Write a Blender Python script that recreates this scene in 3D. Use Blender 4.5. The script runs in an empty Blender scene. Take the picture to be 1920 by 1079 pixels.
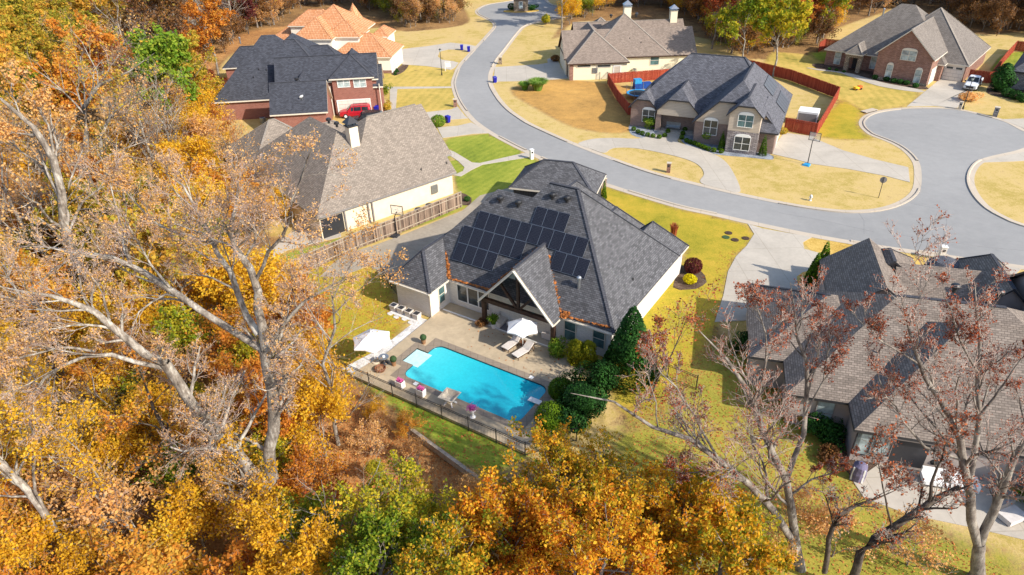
import bpy, math, random
import numpy as np
from mathutils import Vector, Matrix
R = math.radians
SC = bpy.context.scene
COL = SC.collection

# ---------------------------------------------------------------- camera, sky, sun
CAMH = 33.0
F_PX, TH, RO = 1280.0, R(32), R(-1.5)
_fwd = np.array([0, math.cos(TH), -math.sin(TH)])
_r0 = np.array([1., 0, 0]); _u0 = np.array([0, math.sin(TH), math.cos(TH)])
_r = _r0*math.cos(RO)+_u0*math.sin(RO); _u = -_r0*math.sin(RO)+_u0*math.cos(RO)
cam_d = bpy.data.cameras.new('camera'); cam = bpy.data.objects.new('camera', cam_d); COL.objects.link(cam)
cam_d.sensor_width = 36; cam_d.lens = 24; cam_d.clip_end = 3000; cam_d.clip_start = 0.5
cam.matrix_world = Matrix(((_r[0], _u[0], -_fwd[0], 0), (_r[1], _u[1], -_fwd[1], 0), (_r[2], _u[2], -_fwd[2], CAMH), (0, 0, 0, 1)))
SC.camera = cam
W = bpy.data.worlds.new('World'); SC.world = W; W.use_nodes = True
wn = W.node_tree
sky = wn.nodes.new('ShaderNodeTexSky'); sky.sky_type = 'NISHITA'; sky.sun_disc = False
SUN_EL, SUN_AZ = R(35), R(-36)      # azimuth measured from +x, counter-clockwise; where the sun stands
sky.sun_elevation = SUN_EL; sky.sun_rotation = R(90)-SUN_AZ
bg = wn.nodes['Background']; bg.inputs[1].default_value = 0.15
wn.links.new(sky.outputs[0], bg.inputs[0])
sd = bpy.data.lights.new('sun', 'SUN'); sd.energy = 4.0; sd.angle = R(0.6); sd.color = (1.0, 0.93, 0.82)
so = bpy.data.objects.new('sun', sd); COL.objects.link(so)
_sv = Vector((math.cos(SUN_EL)*math.cos(SUN_AZ), math.cos(SUN_EL)*math.sin(SUN_AZ), math.sin(SUN_EL)))
so.rotation_euler = _sv.to_track_quat('Z', 'Y').to_euler(); so.location = (0, 0, 80)
SC.view_settings.view_transform = 'Standard'; SC.view_settings.look = 'None'
SC.view_settings.exposure = 0.72; SC.view_settings.gamma = 1.0; SC.view_settings.use_curve_mapping = False
SC.cycles.max_bounces = 6; SC.cycles.transparent_max_bounces = 6
SC.cycles.caustics_reflective = False; SC.cycles.caustics_refractive = False

# ---------------------------------------------------------------- survey: photo pixel -> place on the ground
def ray(x, y): return _fwd+_r*(x-960)/F_PX-_u*(y-540)/F_PX
def G(x, y, z=0.0):
    d = ray(x, y); k = (z-CAMH)/d[2]
    return np.array([d[0]*k, d[1]*k, z])
def GY(x, y, Y):
    d = ray(x, y); k = Y/d[1]
    return np.array([d[0]*k, Y, CAMH+d[2]*k])

# ---------------------------------------------------------------- naming
def tag(o, label=None, cat=None, group=None, kind=None):
    if label: o['label'] = label
    if cat: o['category'] = cat
    if group: o['group'] = group
    if kind: o['kind'] = kind
    return o
def thing(name, label, cat, loc=(0, 0, 0), rz=0.0, group=None):
    o = bpy.data.objects.new(name, None); COL.objects.link(o)
    o.location = tuple(float(v) for v in loc); o.rotation_euler = (0, 0, rz); o.empty_display_size = .3
    return tag(o, label, cat, group)

# ---------------------------------------------------------------- materials
MATS = {}
def lin(c): return tuple((v/12.92 if v <= .04045 else ((v+.055)/1.055)**2.4) for v in c)
def H_(s): return lin(tuple(int(s[i:i+2], 16)/255 for i in (0, 2, 4)))
class NT:
    def __init__(s, name, rough=.8, spec=.3):
        s.m = bpy.data.materials.new(name); s.m.use_nodes = True; s.t = s.m.node_tree
        s.b = s.t.nodes['Principled BSDF']; s.b.inputs['Roughness'].default_value = rough
        s.b.inputs['Specular IOR Level'].default_value = spec
    def n(s, ty, **kw):
        o = s.t.nodes.new(ty)
        for k, v in kw.items(): setattr(o, k, v)
        return o
    def l(s, a, b): s.t.links.new(a, b)
    def coord(s, kind='Object'):
        if not hasattr(s, '_tc'): s._tc = s.n('ShaderNodeTexCoord')
        return s._tc.outputs[kind]
    def noise(s, vec, scale, detail=4, rough=.6, dist=0):
        o = s.n('ShaderNodeTexNoise'); o.inputs['Scale'].default_value = scale; o.inputs['Detail'].default_value = detail
        o.inputs['Roughness'].default_value = rough; o.inputs['Distortion'].default_value = dist
        s.l(vec, o.inputs['Vector']); return o.outputs['Fac']
    def ramp(s, fac, stops, interp='LINEAR'):
        o = s.n('ShaderNodeValToRGB'); cr = o.color_ramp; cr.interpolation = interp
        while len(cr.elements) < len(stops): cr.elements.new(.5)
        for e, (p, c) in zip(cr.elements, stops): e.position = p; e.color = (*c[:3], 1)
        s.l(fac, o.inputs[0]); return o.outputs[0]
    def mix(s, fac, a, b, mode='MIX'):
        o = s.n('ShaderNodeMix'); o.data_type = 'RGBA'; o.blend_type = mode
        if isinstance(fac, (int, float)): o.inputs[0].default_value = fac
        else: s.l(fac, o.inputs[0])
        for v, i in ((a, 6), (b, 7)):
            if isinstance(v, tuple): o.inputs[i].default_value = (*v[:3], 1)
            else: s.l(v, o.inputs[i])
        return o.outputs[2]
    def math(s, op, a, b=None, c=None):
        o = s.n('ShaderNodeMath', operation=op)
        for i, v in enumerate((a, b, c)):
            if v is None: continue
            if isinstance(v, (int, float)): o.inputs[i].default_value = v
            else: s.l(v, o.inputs[i])
        return o.outputs[0]
    def mapr(s, vec, scale=(1, 1, 1), rot=(0, 0, 0), loc=(0, 0, 0)):
        o = s.n('ShaderNodeMapping'); o.inputs['Scale'].default_value = scale; o.inputs['Rotation'].default_value = rot; o.inputs['Location'].default_value = loc
        s.l(vec, o.inputs[0]); return o.outputs[0]
    def base(s, c): 
        if isinstance(c, tuple): s.b.inputs['Base Color'].default_value = (*c[:3], 1)
        else: s.l(c, s.b.inputs['Base Color'])
    def bump(s, h, strength=.3, dist=.05):
        o = s.n('ShaderNodeBump'); o.inputs['Strength'].default_value = strength; o.inputs['Distance'].default_value = dist
        s.l(h, o.inputs['Height']); s.l(o.outputs[0], s.b.inputs['Normal'])
def plain(name, c, rough=.6, var=.12, scale=3., spec=.3, metal=0.):
    if name in MATS: return MATS[name]
    t = NT(name, rough, spec); t.b.inputs['Metallic'].default_value = metal
    f = t.noise(t.coord(), scale, 5, .65)
    lo = tuple(v*(1-var*1.6) for v in c); hi = tuple(min(1, v*(1+var)) for v in c)
    t.base(t.ramp(f, [(.3, lo), (.7, hi)])); MATS[name] = t.m; return t.m
def mottled(name, cols, scales=(0.15, 1.2, 9.), rough=.95, bump=.3, world=True, stripes=None, fine=.35):
    """ground cover: three scales of noise run through a colour ramp"""
    t = NT(name, rough, .1); v = t.coord('Object')
    a = t.noise(v, scales[0], 3, .6, .4); b = t.noise(v, scales[1], 5, .7); c = t.noise(v, scales[2], 3, .8)
    s = t.math('MULTIPLY_ADD', b, .45, t.math('MULTIPLY', a, .55))
    s = t.math('MULTIPLY_ADD', t.math('SUBTRACT', c, .5), fine, s)
    if stripes:
        ang, w, k = stripes
        wv = t.n('ShaderNodeTexWave'); wv.wave_type = 'BANDS'; wv.inputs['Scale'].default_value = 1/(w*2)*.314*2
        wv.inputs['Distortion'].default_value = 1.6; wv.inputs['Detail'].default_value = 2; wv.inputs['Detail Scale'].default_value = .3
        t.l(t.mapr(v, rot=(0, 0, ang)), wv.inputs['Vector'])
        s = t.math('MULTIPLY_ADD', t.math('SUBTRACT', wv.outputs['Fac'], .5), k, s)
    n = len(cols)
    t.base(t.ramp(s, [(.32+.36*i/(n-1), c_) for i, c_ in enumerate(cols)]))
    if bump: t.bump(c, bump, .05)
    MATS[name] = t.m; return t.m
def brickish(name, c1, c2, mortar, w, h, msize=.01, rough=.85, nv=.35, offset=.5, bias=0, bump=0.3):
    """courses laid on the surface's own metres (UV)"""
    t = NT(name, rough, .2); uv = t.coord('UV')
    b = t.n('ShaderNodeTexBrick'); b.offset = offset; t.l(uv, b.inputs['Vector'])
    b.inputs['Color1'].default_value = (*c1, 1); b.inputs['Color2'].default_value = (*c2, 1); b.inputs['Mortar'].default_value = (*mortar, 1)
    b.inputs['Scale'].default_value = 1; b.inputs['Mortar Size'].default_value = msize; b.inputs['Brick Width'].default_value = w
    b.inputs['Row Height'].default_value = h; b.inputs['Bias'].default_value = bias; b.inputs['Mortar Smooth'].default_value = .3
    n1 = t.noise(t.mapr(uv, (1.6, .35, 1)), .9, 5, .7); n2 = t.noise(uv, 7, 3, .8)
    s = t.math('MULTIPLY_ADD', n2, .6, t.math('MULTIPLY', n1, .4))
    g = t.ramp(s, [(.3, (1-nv,)*3), (.7, (1+nv*.6,)*3)])
    t.base(t.mix(1, b.outputs['Color'], g, 'MULTIPLY'))
    if bump: t.bump(b.outputs['Fac'], -bump, .03)
    MATS[name] = t.m; return t.m
def shingle(name, c, var=.28):
    lo = tuple(v*(1-var) for v in c); hi = tuple(v*(1+var) for v in c)
    return brickish(name, lo, hi, tuple(v*.45 for v in c), .34, .16, .018, .92, .3)

shingle('shingle_charcoal', (.112, .111, .118), .34)
shingle('shingle_navy', (.062, .066, .082), .3)
shingle('shingle_taupe', (.28, .232, .188), .2)
shingle('shingle_tan', (.27, .212, .172), .2)
shingle('shingle_slate', (.125, .125, .142), .3)
shingle('shingle_grey', (.22, .19, .165), .2)
shingle('shingle_brown', (.235, .192, .160), .24)
shingle('cap_light', (.36, .31, .26), .1); shingle('cap_dark', (.07, .072, .085), .1)
brickish('clay_tile', (.56, .25, .11), (.70, .37, .20), (.30, .12, .05), .30, .40, .045, .75, .2, .0, 0, .6)
brickish('red_brick', (.24, .075, .055), (.31, .11, .08), (.30, .20, .16), .42, .14, .02, .9, .2)
brickish('mixed_brick', (.20, .075, .05), (.34, .17, .12), (.30, .23, .19), .40, .13, .02, .9, .4)
brickish('brown_brick', (.22, .14, .11), (.30, .20, .165), (.28, .23, .2), .40, .13, .02, .9, .25)
brickish('white_brick', (.70, .67, .62), (.80, .77, .72), (.60, .57, .52), .30, .10, .012, .85, .12)
brickish('ledge_stone', (.25, .22, .22), (.52, .46, .45), (.12, .10, .10), .55, .14, .03, .9, .35)
brickish('rubble_stone', (.30, .23, .16), (.52, .42, .31), (.16, .12, .09), .38, .22, .05, .9, .35)
brickish('grey_stone', (.20, .19, .19), (.42, .39, .38), (.14, .13, .13), .42, .18, .03, .9, .3)
brickish('cream_siding', (.76, .68, .50), (.78, .70, .52), (.55, .48, .34), 8., .20, .012, .7, .06, .5, 0, .3)
brickish('tan_siding', (.50, .42, .34), (.53, .45, .36), (.33, .27, .21), 8., .20, .016, .7, .08)
brickish('dark_siding', (.055, .055, .06), (.065, .065, .07), (.025, .025, .03), .30, 9., .02, .7, .1)
brickish('garage_panel', (.66, .60, .53), (.70, .64, .56), (.42, .38, .33), .9, .55, .02, .6, .05)
plain('stucco_cream', (.72, .62, .47), .85, .07, 1.2)
plain('stucco_white', (.80, .74, .64), .85, .06, 1.0)
plain('stucco_grey', (.40, .34, .31), .85, .10, 1.0)
plain('white_paint', (.80, .79, .76), .5, .05)
plain('cream_trim', (.66, .60, .50), .6, .06)
plain('grey_trim', (.24, .22, .21), .6, .08)
plain('black_metal', (.02, .02, .022), .45, .1, 5, .5)
plain('dark_frame', (.035, .035, .04), .4, .1)
plain('galvanised', (.42, .44, .46), .35, .12, 6, .5, .8)
plain('stained_wood', (.055, .028, .018), .6, .35, 4)
plain('oak_wood', (.25, .15, .08), .7, .3, 5)
plain('timber', (.40, .33, .25), .85, .25, 3)
plain('canvas_white', (.82, .81, .80), .8, .03)
plain('cushion', (.62, .57, .53), .9, .08)
plain('terracotta', (.30, .16, .08), .8, .2, 8)
plain('rust_metal', (.20, .08, .04), .7, .4, 6)
plain('cast_stone', (.55, .47, .36), .85, .12, 4)
plain('pink_petal', (.75, .12, .38), .7, .3, 12)
plain('topiary_leaf', (.05, .10, .035), .9, .4, 25)
plain('rubber', (.015, .015, .016), .8, .1)
plain('red_paint', (.42, .012, .025), .25, .05, 2, .6)
plain('silver_paint', (.72, .73, .75), .25, .03, 2, .6)
plain('black_paint', (.02, .02, .025), .2, .05, 2, .6)
plain('blue_plastic', (.005, .008, .30), .4, .15, 2, .5)
plain('sky_blue', (.03, .28, .55), .5, .15)
plain('deep_blue', (.01, .06, .28), .5, .2)
plain('dark_mat', (.03, .035, .04), .7, .2)
plain('yellow_plastic', (.85, .50, .03), .5, .1)
plain('orange_plastic', (.75, .14, .03), .5, .1)
plain('purple_cloth', (.16, .14, .22), .8, .3, 3)
plain('mulch', (.075, .045, .03), .95, .5, 9)
plain('rug', (.17, .16, .18), .95, .2, 4)
plain('hydrant_silver', (.62, .62, .60), .4, .1)
plain('step_stone', (.62, .60, .57), .9, .12, 2)

def mk_glass(name, c, rough=.08):
    t = NT(name, rough, .6); f = t.noise(t.coord(), 1.3, 2, .5)
    t.base(t.ramp(f, [(.35, tuple(v*.6 for v in c)), (.65, tuple(v*1.5 for v in c))])); MATS[name] = t.m
mk_glass('glass_dark', (.035, .045, .05)); mk_glass('glass_green', (.07, .13, .13)); mk_glass('glass_blind', (.30, .36, .36), .2)
mk_glass('car_glass', (.02, .025, .03), .05)

def mk_fence(name, c1, c2):
    t = NT(name, .9, .15); uv = t.coord('UV')
    sx = t.n('ShaderNodeSeparateXYZ'); t.l(uv, sx.inputs[0])
    k = t.math('FLOOR', t.math('DIVIDE', sx.outputs[0], .15))
    wn_ = t.n('ShaderNodeTexWhiteNoise'); wn_.noise_dimensions = '1D'; t.l(k, wn_.inputs['W'])
    n = t.noise(t.mapr(uv, (6, .8, 1)), 1.5, 5, .7)
    f = t.math('MULTIPLY_ADD', wn_.outputs['Value'], .55, t.math('MULTIPLY', n, .6))
    t.base(t.ramp(f, [(.25, c1), (.85, c2)])); MATS[name] = t.m
mk_fence('weathered_board', (.05, .033, .028), (.36, .26, .19)); mk_fence('red_board', (.22, .035, .02), (.40, .085, .045))

def mk_asphalt():
    t = NT('asphalt', .88, .25); v = t.coord()
    a = t.noise(v, .06, 4, .6, .5); b = t.noise(v, .8, 6, .75); c = t.noise(v, 22, 2, .8)
    s = t.math('MULTIPLY_ADD', b, .4, t.math('MULTIPLY', a, .5)); s = t.math('MULTIPLY_ADD', c, .1, s)
    col = t.ramp(s, [(.33, (.245, .24, .232)), (.66, (.335, .325, .31))])
    t.base(col); t.bump(c, .15, .02); MATS['asphalt'] = t.m
mk_asphalt()
def mk_concrete(name, c, jw=3.6, jl=4.2, rot=0., stain=.25):
    t = NT(name, .85, .2); v = t.coord()
    a = t.noise(v, .22, 5, .65, .6); b = t.noise(v, 2.5, 5, .75)
    s = t.math('MULTIPLY_ADD', b, .4, t.math('MULTIPLY', a, .6))
    col = t.ramp(s, [(.3, tuple(x*(1-stain) for x in c)), (.62, c)])
    br = t.n('ShaderNodeTexBrick'); br.offset = 0; t.l(t.mapr(v, rot=(0, 0, rot)), br.inputs['Vector'])
    br.inputs['Scale'].default_value = 1; br.inputs['Brick Width'].default_value = jw; br.inputs['Row Height'].default_value = jl
    br.inputs['Mortar Size'].default_value = .035; br.inputs['Mortar Smooth'].default_value = .4
    br.inputs['Color1'].default_value = br.inputs['Color2'].default_value = (1, 1, 1, 1); br.inputs['Mortar'].default_value = (.80, .78, .75, 1)
    t.base(t.mix(1, col, br.outputs['Color'], 'MULTIPLY')); MATS[name] = t.m
mk_concrete('drive_concrete', (.50, .445, .37)); mk_concrete('deck_concrete', (.50, .40, .27), 30, 30, 0, .38)
mk_concrete('coping_stone', (.29, .235, .18), .6, .6, R(-33.3), .25); mk_concrete('kerb_concrete', (.52, .44, .345), 3, 50, .3, .15)
mk_concrete('lane_concrete', (.40, .34, .26), 5, 4, R(40), .4)

GOLD = mottled('grass_gold', [H_('8f7434'), H_('b8954a'), H_('cfae62'), H_('c0a04f')], (.09, .7, 6.), fine=.5)
GRAVEL = mottled('white_gravel', [(.34, .32, .30), (.66, .64, .61), (.80, .78, .75)], (1., 4., 16.), bump=.5, fine=.6)
MULCHG = mottled('bark_mulch', [(.03, .02, .015), (.10, .065, .045), (.17, .12, .09)], (1., 4., 14.), bump=.6, fine=.9)
SLATEG = mottled('grey_gravel', [(.10, .11, .13), (.24, .26, .29), (.38, .40, .43)], (1., 4., 14.), bump=.5, fine=.8)

def mk_solar(name, line, cell):
    t = NT(name, .35, .25); uv = t.coord('UV'); sx = t.n('ShaderNodeSeparateXYZ'); t.l(uv, sx.inputs[0])
    a = t.math('ABSOLUTE', t.math('SUBTRACT', t.math('FRACT', sx.outputs[0]), .5)); b = t.math('ABSOLUTE', t.math('SUBTRACT', t.math('FRACT', sx.outputs[1]), .5))
    f = t.math('MAXIMUM', t.math('GREATER_THAN', t.math('MAXIMUM', a, b), .482), t.math('GREATER_THAN', t.math('ADD', a, b), .89))
    t.base(t.mix(f, cell, line)); MATS[name] = t.m
mk_solar('solar_cells', (.15, .16, .20), (.007, .008, .015)); mk_solar('solar_dull', (.12, .125, .14), (.085, .09, .105))
def mk_water():
    t = NT('pool_water', .04, .5); v = t.coord()
    sx = t.n('ShaderNodeSeparateXYZ'); t.l(v, sx.inputs[0])
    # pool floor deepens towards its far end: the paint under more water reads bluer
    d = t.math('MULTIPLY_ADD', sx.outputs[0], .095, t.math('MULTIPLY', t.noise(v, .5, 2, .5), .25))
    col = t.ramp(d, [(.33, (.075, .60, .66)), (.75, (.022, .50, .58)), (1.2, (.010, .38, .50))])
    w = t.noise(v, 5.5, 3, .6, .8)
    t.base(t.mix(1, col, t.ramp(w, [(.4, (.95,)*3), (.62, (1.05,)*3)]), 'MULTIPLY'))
    t.bump(t.noise(v, 4, 3, .6, .5), .05, .04); t.b.inputs['Coat Weight'].default_value = .3; MATS['pool_water'] = t.m
mk_water()
plain('pool_tile', (.02, .06, .10), .3, .3, 9, .5); plain('pool_plaster', (.70, .80, .78), .5, .05)

def leaf_mat(name, cols, trans=.35):
    t = NT(name, .7, .15)
    at = t.n('ShaderNodeAttribute'); at.attribute_name = 'lc'
    oi = t.n('ShaderNodeObjectInfo')
    f = t.math('MULTIPLY_ADD', oi.outputs['Random'], .30, t.math('MULTIPLY', at.outputs['Fac'], .70))
    n = len(cols); col = t.ramp(f, [(.12+.76*i/(n-1), c) for i, c in enumerate(cols)])
    t.base(col)
    tr = t.n('ShaderNodeBsdfTranslucent'); t.l(col, tr.inputs[0])
    mx = t.n('ShaderNodeMixShader'); mx.inputs[0].default_value = trans
    t.l(t.b.outputs[0], mx.inputs[1]); t.l(tr.outputs[0], mx.inputs[2]); t.l(mx.outputs[0], t.t.nodes['Material Output'].inputs[0])
    MATS[name] = t.m; return t.m
leaf_mat('leaf_olive', [H_('7c7c28'), H_('a09c34'), H_('c8ac40'), H_('d8a440'), H_('c08838')], .48)
leaf_mat('leaf_orange', [H_('a86828'), H_('cc8030'), H_('dc983c'), H_('dcac48'), H_('bca448')], .48)
leaf_mat('leaf_gold', [H_('a88428'), H_('d0a028'), H_('ecb830'), H_('f0c840'), H_('b0ac40')], .5)
leaf_mat('leaf_oak', [H_('984c18'), H_('c06c20'), H_('dc9424'), H_('e8b834'), H_('c8a42c'), H_('8c9024'), H_('5c7420')], .48)
leaf_mat('leaf_greenyellow', [H_('4c6418'), H_('6c8824'), H_('949c2c'), H_('c4b430'), H_('dcc038')], .48)
leaf_mat('leaf_green', [H_('40601c'), H_('5c8020'), H_('80982c'), H_('a8ac3c')])
leaf_mat('leaf_peach', [H_('bc8448'), H_('dca45c'), H_('ecb870'), H_('e4bc88'), H_('dcac48')], .48)
leaf_mat('leaf_rust', [H_('703018'), H_('9c4828'), H_('b45c34'), H_('bc7850'), H_('843c24')])
leaf_mat('leaf_brown', [H_('4a3420'), H_('6c4a2c'), H_('84603c'), H_('9c6a34'), H_('7c7434')])
leaf_mat('leaf_maroon', [H_('38181c'), H_('5c2a28'), H_('703430')])
leaf_mat('leaf_evergreen', [H_('142c10'), H_('24481a'), H_('346024'), H_('4c7830')], .15)
leaf_mat('leaf_cypress', [H_('2c4c08'), H_('4c6c10'), H_('6c8414')], .15)
leaf_mat('leaf_goldcypress', [H_('4c5c08'), H_('7c7c14'), H_('9c941c')], .15)
leaf_mat('leaf_pampas', [H_('4c7420'), H_('6c9430'), H_('a0a860')], .25)
leaf_mat('leaf_yellowbush', [H_('a89c0c'), H_('d8c814'), H_('e8dc30')], .25)
def bark(name, c1, c2, c3):
    t = NT(name, .9, .15); v = t.coord()
    a = t.noise(t.mapr(v, (1, 1, .25)), 6, 5, .75); b = t.noise(v, .9, 4, .7)
    t.base(t.ramp(t.math('MULTIPLY_ADD', a, .5, t.math('MULTIPLY', b, .5)), [(.36, c1), (.5, c2), (.62, c3)])); t.bump(a, .5, .04); MATS[name] = t.m
bark('bark_pale', (.06, .048, .04), (.24, .205, .17), (.50, .47, .41)); bark('bark_grey', (.06, .05, .042), (.20, .17, .145), (.36, .33, .28))
bark('bark_dark', (.03, .022, .018), (.09, .07, .055), (.17, .14, .11)); bark('twig_pink', (.24, .16, .13), (.42, .31, .26), (.56, .45, .38))
bark('twig_grey', (.14, .11, .09), (.30, .25, .215), (.46, .41, .36))
def M(n): return MATS[n]

# ---------------------------------------------------------------- mesh builder
class MB:
    def __init__(s): s.v = []; s.f = []; s.mi = []; s.uvs = {}
    def add(s, pts, mi=0, uv=None):
        i = len(s.v); s.v += [tuple(float(c) for c in p) for p in pts]; s.f.append(tuple(range(i, i+len(pts)))); s.mi.append(mi)
        if uv: s.uvs[len(s.f)-1] = uv
        return s
    def hexa(s, c, mi=0):     # eight corners: bottom 0-3 counter-clockwise, top 4-7
        for q in ((3, 2, 1, 0), (4, 5, 6, 7), (0, 1, 5, 4), (1, 2, 6, 5), (2, 3, 7, 6), (3, 0, 4, 7)): s.add([c[k] for k in q], mi)
        return s
    def box(s, x0, x1, y0, y1, z0, z1, mi=0):
        return s.hexa([(x0, y0, z0), (x1, y0, z0), (x1, y1, z0), (x0, y1, z0), (x0, y0, z1), (x1, y0, z1), (x1, y1, z1), (x0, y1, z1)], mi)
    def bar(s, a, b, w, h=None, mi=0, up=(0, 0, 1)):
        a = Vector(a); b = Vector(b); h = h or w; d = (b-a).normalized(); u = Vector(up)
        if abs(d.dot(u)) > .95: u = Vector((0, 1, 0))
        sd_ = d.cross(u).normalized()*w/2; uu = sd_.cross(d).normalized()*h/2
        return s.hexa([a-sd_-uu, a+sd_-uu, b+sd_-uu, b-sd_-uu, a-sd_+uu, a+sd_+uu, b+sd_+uu, b-sd_+uu][0:8], mi)
    def tube(s, a, b, r0, r1=None, n=8, mi=0, cap=True):
        a = Vector(a); b = Vector(b); r1 = r0 if r1 is None else r1; d = (b-a).normalized()
        u = d.cross(Vector((0, 0, 1)) if abs(d.z) < .95 else Vector((1, 0, 0))).normalized(); w = d.cross(u)
        A = [a+(u*math.cos(t)+w*math.sin(t))*r0 for t in [2*math.pi*k/n for k in range(n)]]
        B = [b+(u*math.cos(t)+w*math.sin(t))*r1 for t in [2*math.pi*k/n for k in range(n)]]
        for k in range(n): s.add([A[k], A[(k+1) % n], B[(k+1) % n], B[k]], mi)
        if cap: s.add(B, mi); s.add(A[::-1], mi)
        return s
    def path(s, pts, r, n=6, mi=0):
        for a, b in zip(pts, pts[1:]): s.tube(a, b, r, r, n, mi)
        return s
    def lathe(s, prof, n=16, c=(0, 0, 0), mi=0):
        for (r0, z0), (r1, z1) in zip(prof, prof[1:]):
            for k in range(n):
                t0 = 2*math.pi*k/n; t1 = 2*math.pi*(k+1)/n
                P = lambda r, t, z: (c[0]+r*math.cos(t), c[1]+r*math.sin(t), c[2]+z)
                q = [P(r0, t0, z0), P(r0, t1, z0), P(r1, t1, z1), P(r1, t0, z1)]
                if r0 < 1e-6: q = [q[0], q[2], q[3]]
                elif r1 < 1e-6: q = q[:3]
                s.add(q, mi)
        return s
    def prism(s, poly, z0, z1, mi=0):      # poly list of (x,y) ccw
        s.add([(x, y, z1) for x, y in poly], mi); s.add([(x, y, z0) for x, y in poly][::-1], mi)
        for (a, b), (c, d) in zip(poly, poly[1:]+poly[:1]): s.add([(a, b, z0), (c, d, z0), (c, d, z1), (a, b, z1)], mi)
        return s
    def build(s, name, mats, parent=None, label=None, smooth=False, bevel=0):
        me = bpy.data.meshes.new(name); me.from_pydata(s.v, [], s.f)
        if not isinstance(mats, (list, tuple)): mats = [mats]
        for m in mats: me.materials.append(M(m) if isinstance(m, str) else m)
        me.polygons.foreach_set('material_index', s.mi)
        ul = me.uv_layers.new(name='UVMap'); dat = [0.0]*(2*len(me.loops))
        for pi, p in enumerate(me.polygons):
            if pi in s.uvs:
                for li, q in zip(p.loop_indices, s.uvs[pi]): dat[2*li], dat[2*li+1] = q
                continue
            n = p.normal
            if abs(n.z) > .999 or n.length < .5: t = Vector((1, 0, 0)); b = Vector((0, 1, 0))
            else: t = Vector((0, 0, 1)).cross(n).normalized(); b = n.cross(t)
            for li in p.loop_indices:
                co = me.vertices[me.loops[li].vertex_index].co
                dat[2*li] = co.dot(t); dat[2*li+1] = co.dot(b)
        ul.data.foreach_set('uv', dat)
        if smooth: me.polygons.foreach_set('use_smooth', [True]*len(me.polygons))
        me.update(); o = bpy.data.objects.new(name, me); COL.objects.link(o)
        if parent: o.parent = parent
        if label: o['label'] = label
        if bevel:
            md = o.modifiers.new('bevel', 'BEVEL'); md.width = bevel; md.segments = 2; md.limit_method = 'ANGLE'
        return o
def dup(root, loc, rz=0., label=None, group=None, scale=None):
    r = root.copy(); COL.objects.link(r); r.location = tuple(float(v) for v in loc); r.rotation_euler = (0, 0, rz)
    if scale is not None: r.scale = (scale,)*3 if not isinstance(scale, tuple) else scale
    if label: r['label'] = label
    if group: r['group'] = group
    for ch in root.children:
        c = ch.copy(); COL.objects.link(c); c.parent = r
        for g in ch.children: d = g.copy(); COL.objects.link(d); d.parent = c
    return r

# ---------------------------------------------------------------- smooth outlines
def smooth_line(pts, closed=False, step=.6, z=0.0):
    P = [np.array(p[:2], float) for p in pts]; n = len(P); out = []
    rng_ = range(n if closed else n-1)
    for i in rng_:
        p0 = P[(i-1) % n] if closed or i > 0 else P[0]; p1 = P[i]; p2 = P[(i+1) % n]; p3 = P[(i+2) % n] if closed or i+2 < n else P[-1]
        k = max(1, int(np.linalg.norm(p2-p1)/step))
        for j in range(k):
            t = j/k; out.append(.5*((2*p1)+(-p0+p2)*t+(2*p0-5*p1+4*p2-p3)*t*t+(-p0+3*p1-3*p2+p3)*t**3))
    if not closed: out.append(P[-1])
    return [(float(a), float(b)) for a, b in out]
def gp(pts): return [tuple(G(x, y)[:2]) for x, y in pts]
def sheet(name, poly, mat, z, kind='structure', label=None, thick=0):
    b = MB()
    a = sum(p[0]*q[1]-q[0]*p[1] for p, q in zip(poly, poly[1:]+poly[:1]))
    if a < 0: poly = poly[::-1]
    b.add([(x, y, z) for x, y in poly])
    if thick:
        for (x0, y0), (x1, y1) in zip(poly, poly[1:]+poly[:1]): b.add([(x0, y0, z-thick), (x1, y1, z-thick), (x1, y1, z), (x0, y0, z)])
    o = b.build(name, mat); o['kind'] = kind
    return o

# ================================================================= THE SETTING
LAWN = [(385, 215), (395, 150), (440, 95), (520, 70), (700, 52), (760, 60), (868, 48), (878, 30), (868, 8), (885, -12), (1080, -14), (1062, 30), (1035, 75), (1048, 70),
        (1100, 40), (1330, 75), (1405, 112), (1470, 104), (1545, 97), (1560, 60), (1640, 30), (1700, 15), (1790, 60), (1850, 66), (1960, 60), (2150, 80), (2300, 420), (2150, 900), (1900, 1200), (1240, 1200),
        (1215, 1000), (1190, 900), (1050, 850), (905, 912), (755, 801), (700, 745), (640, 715), (590, 690), (560, 640), (520, 600), (478, 560), (470, 500), (520, 470), (600, 455), (500, 440), (452, 330), (440, 262), (400, 240)]
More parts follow.
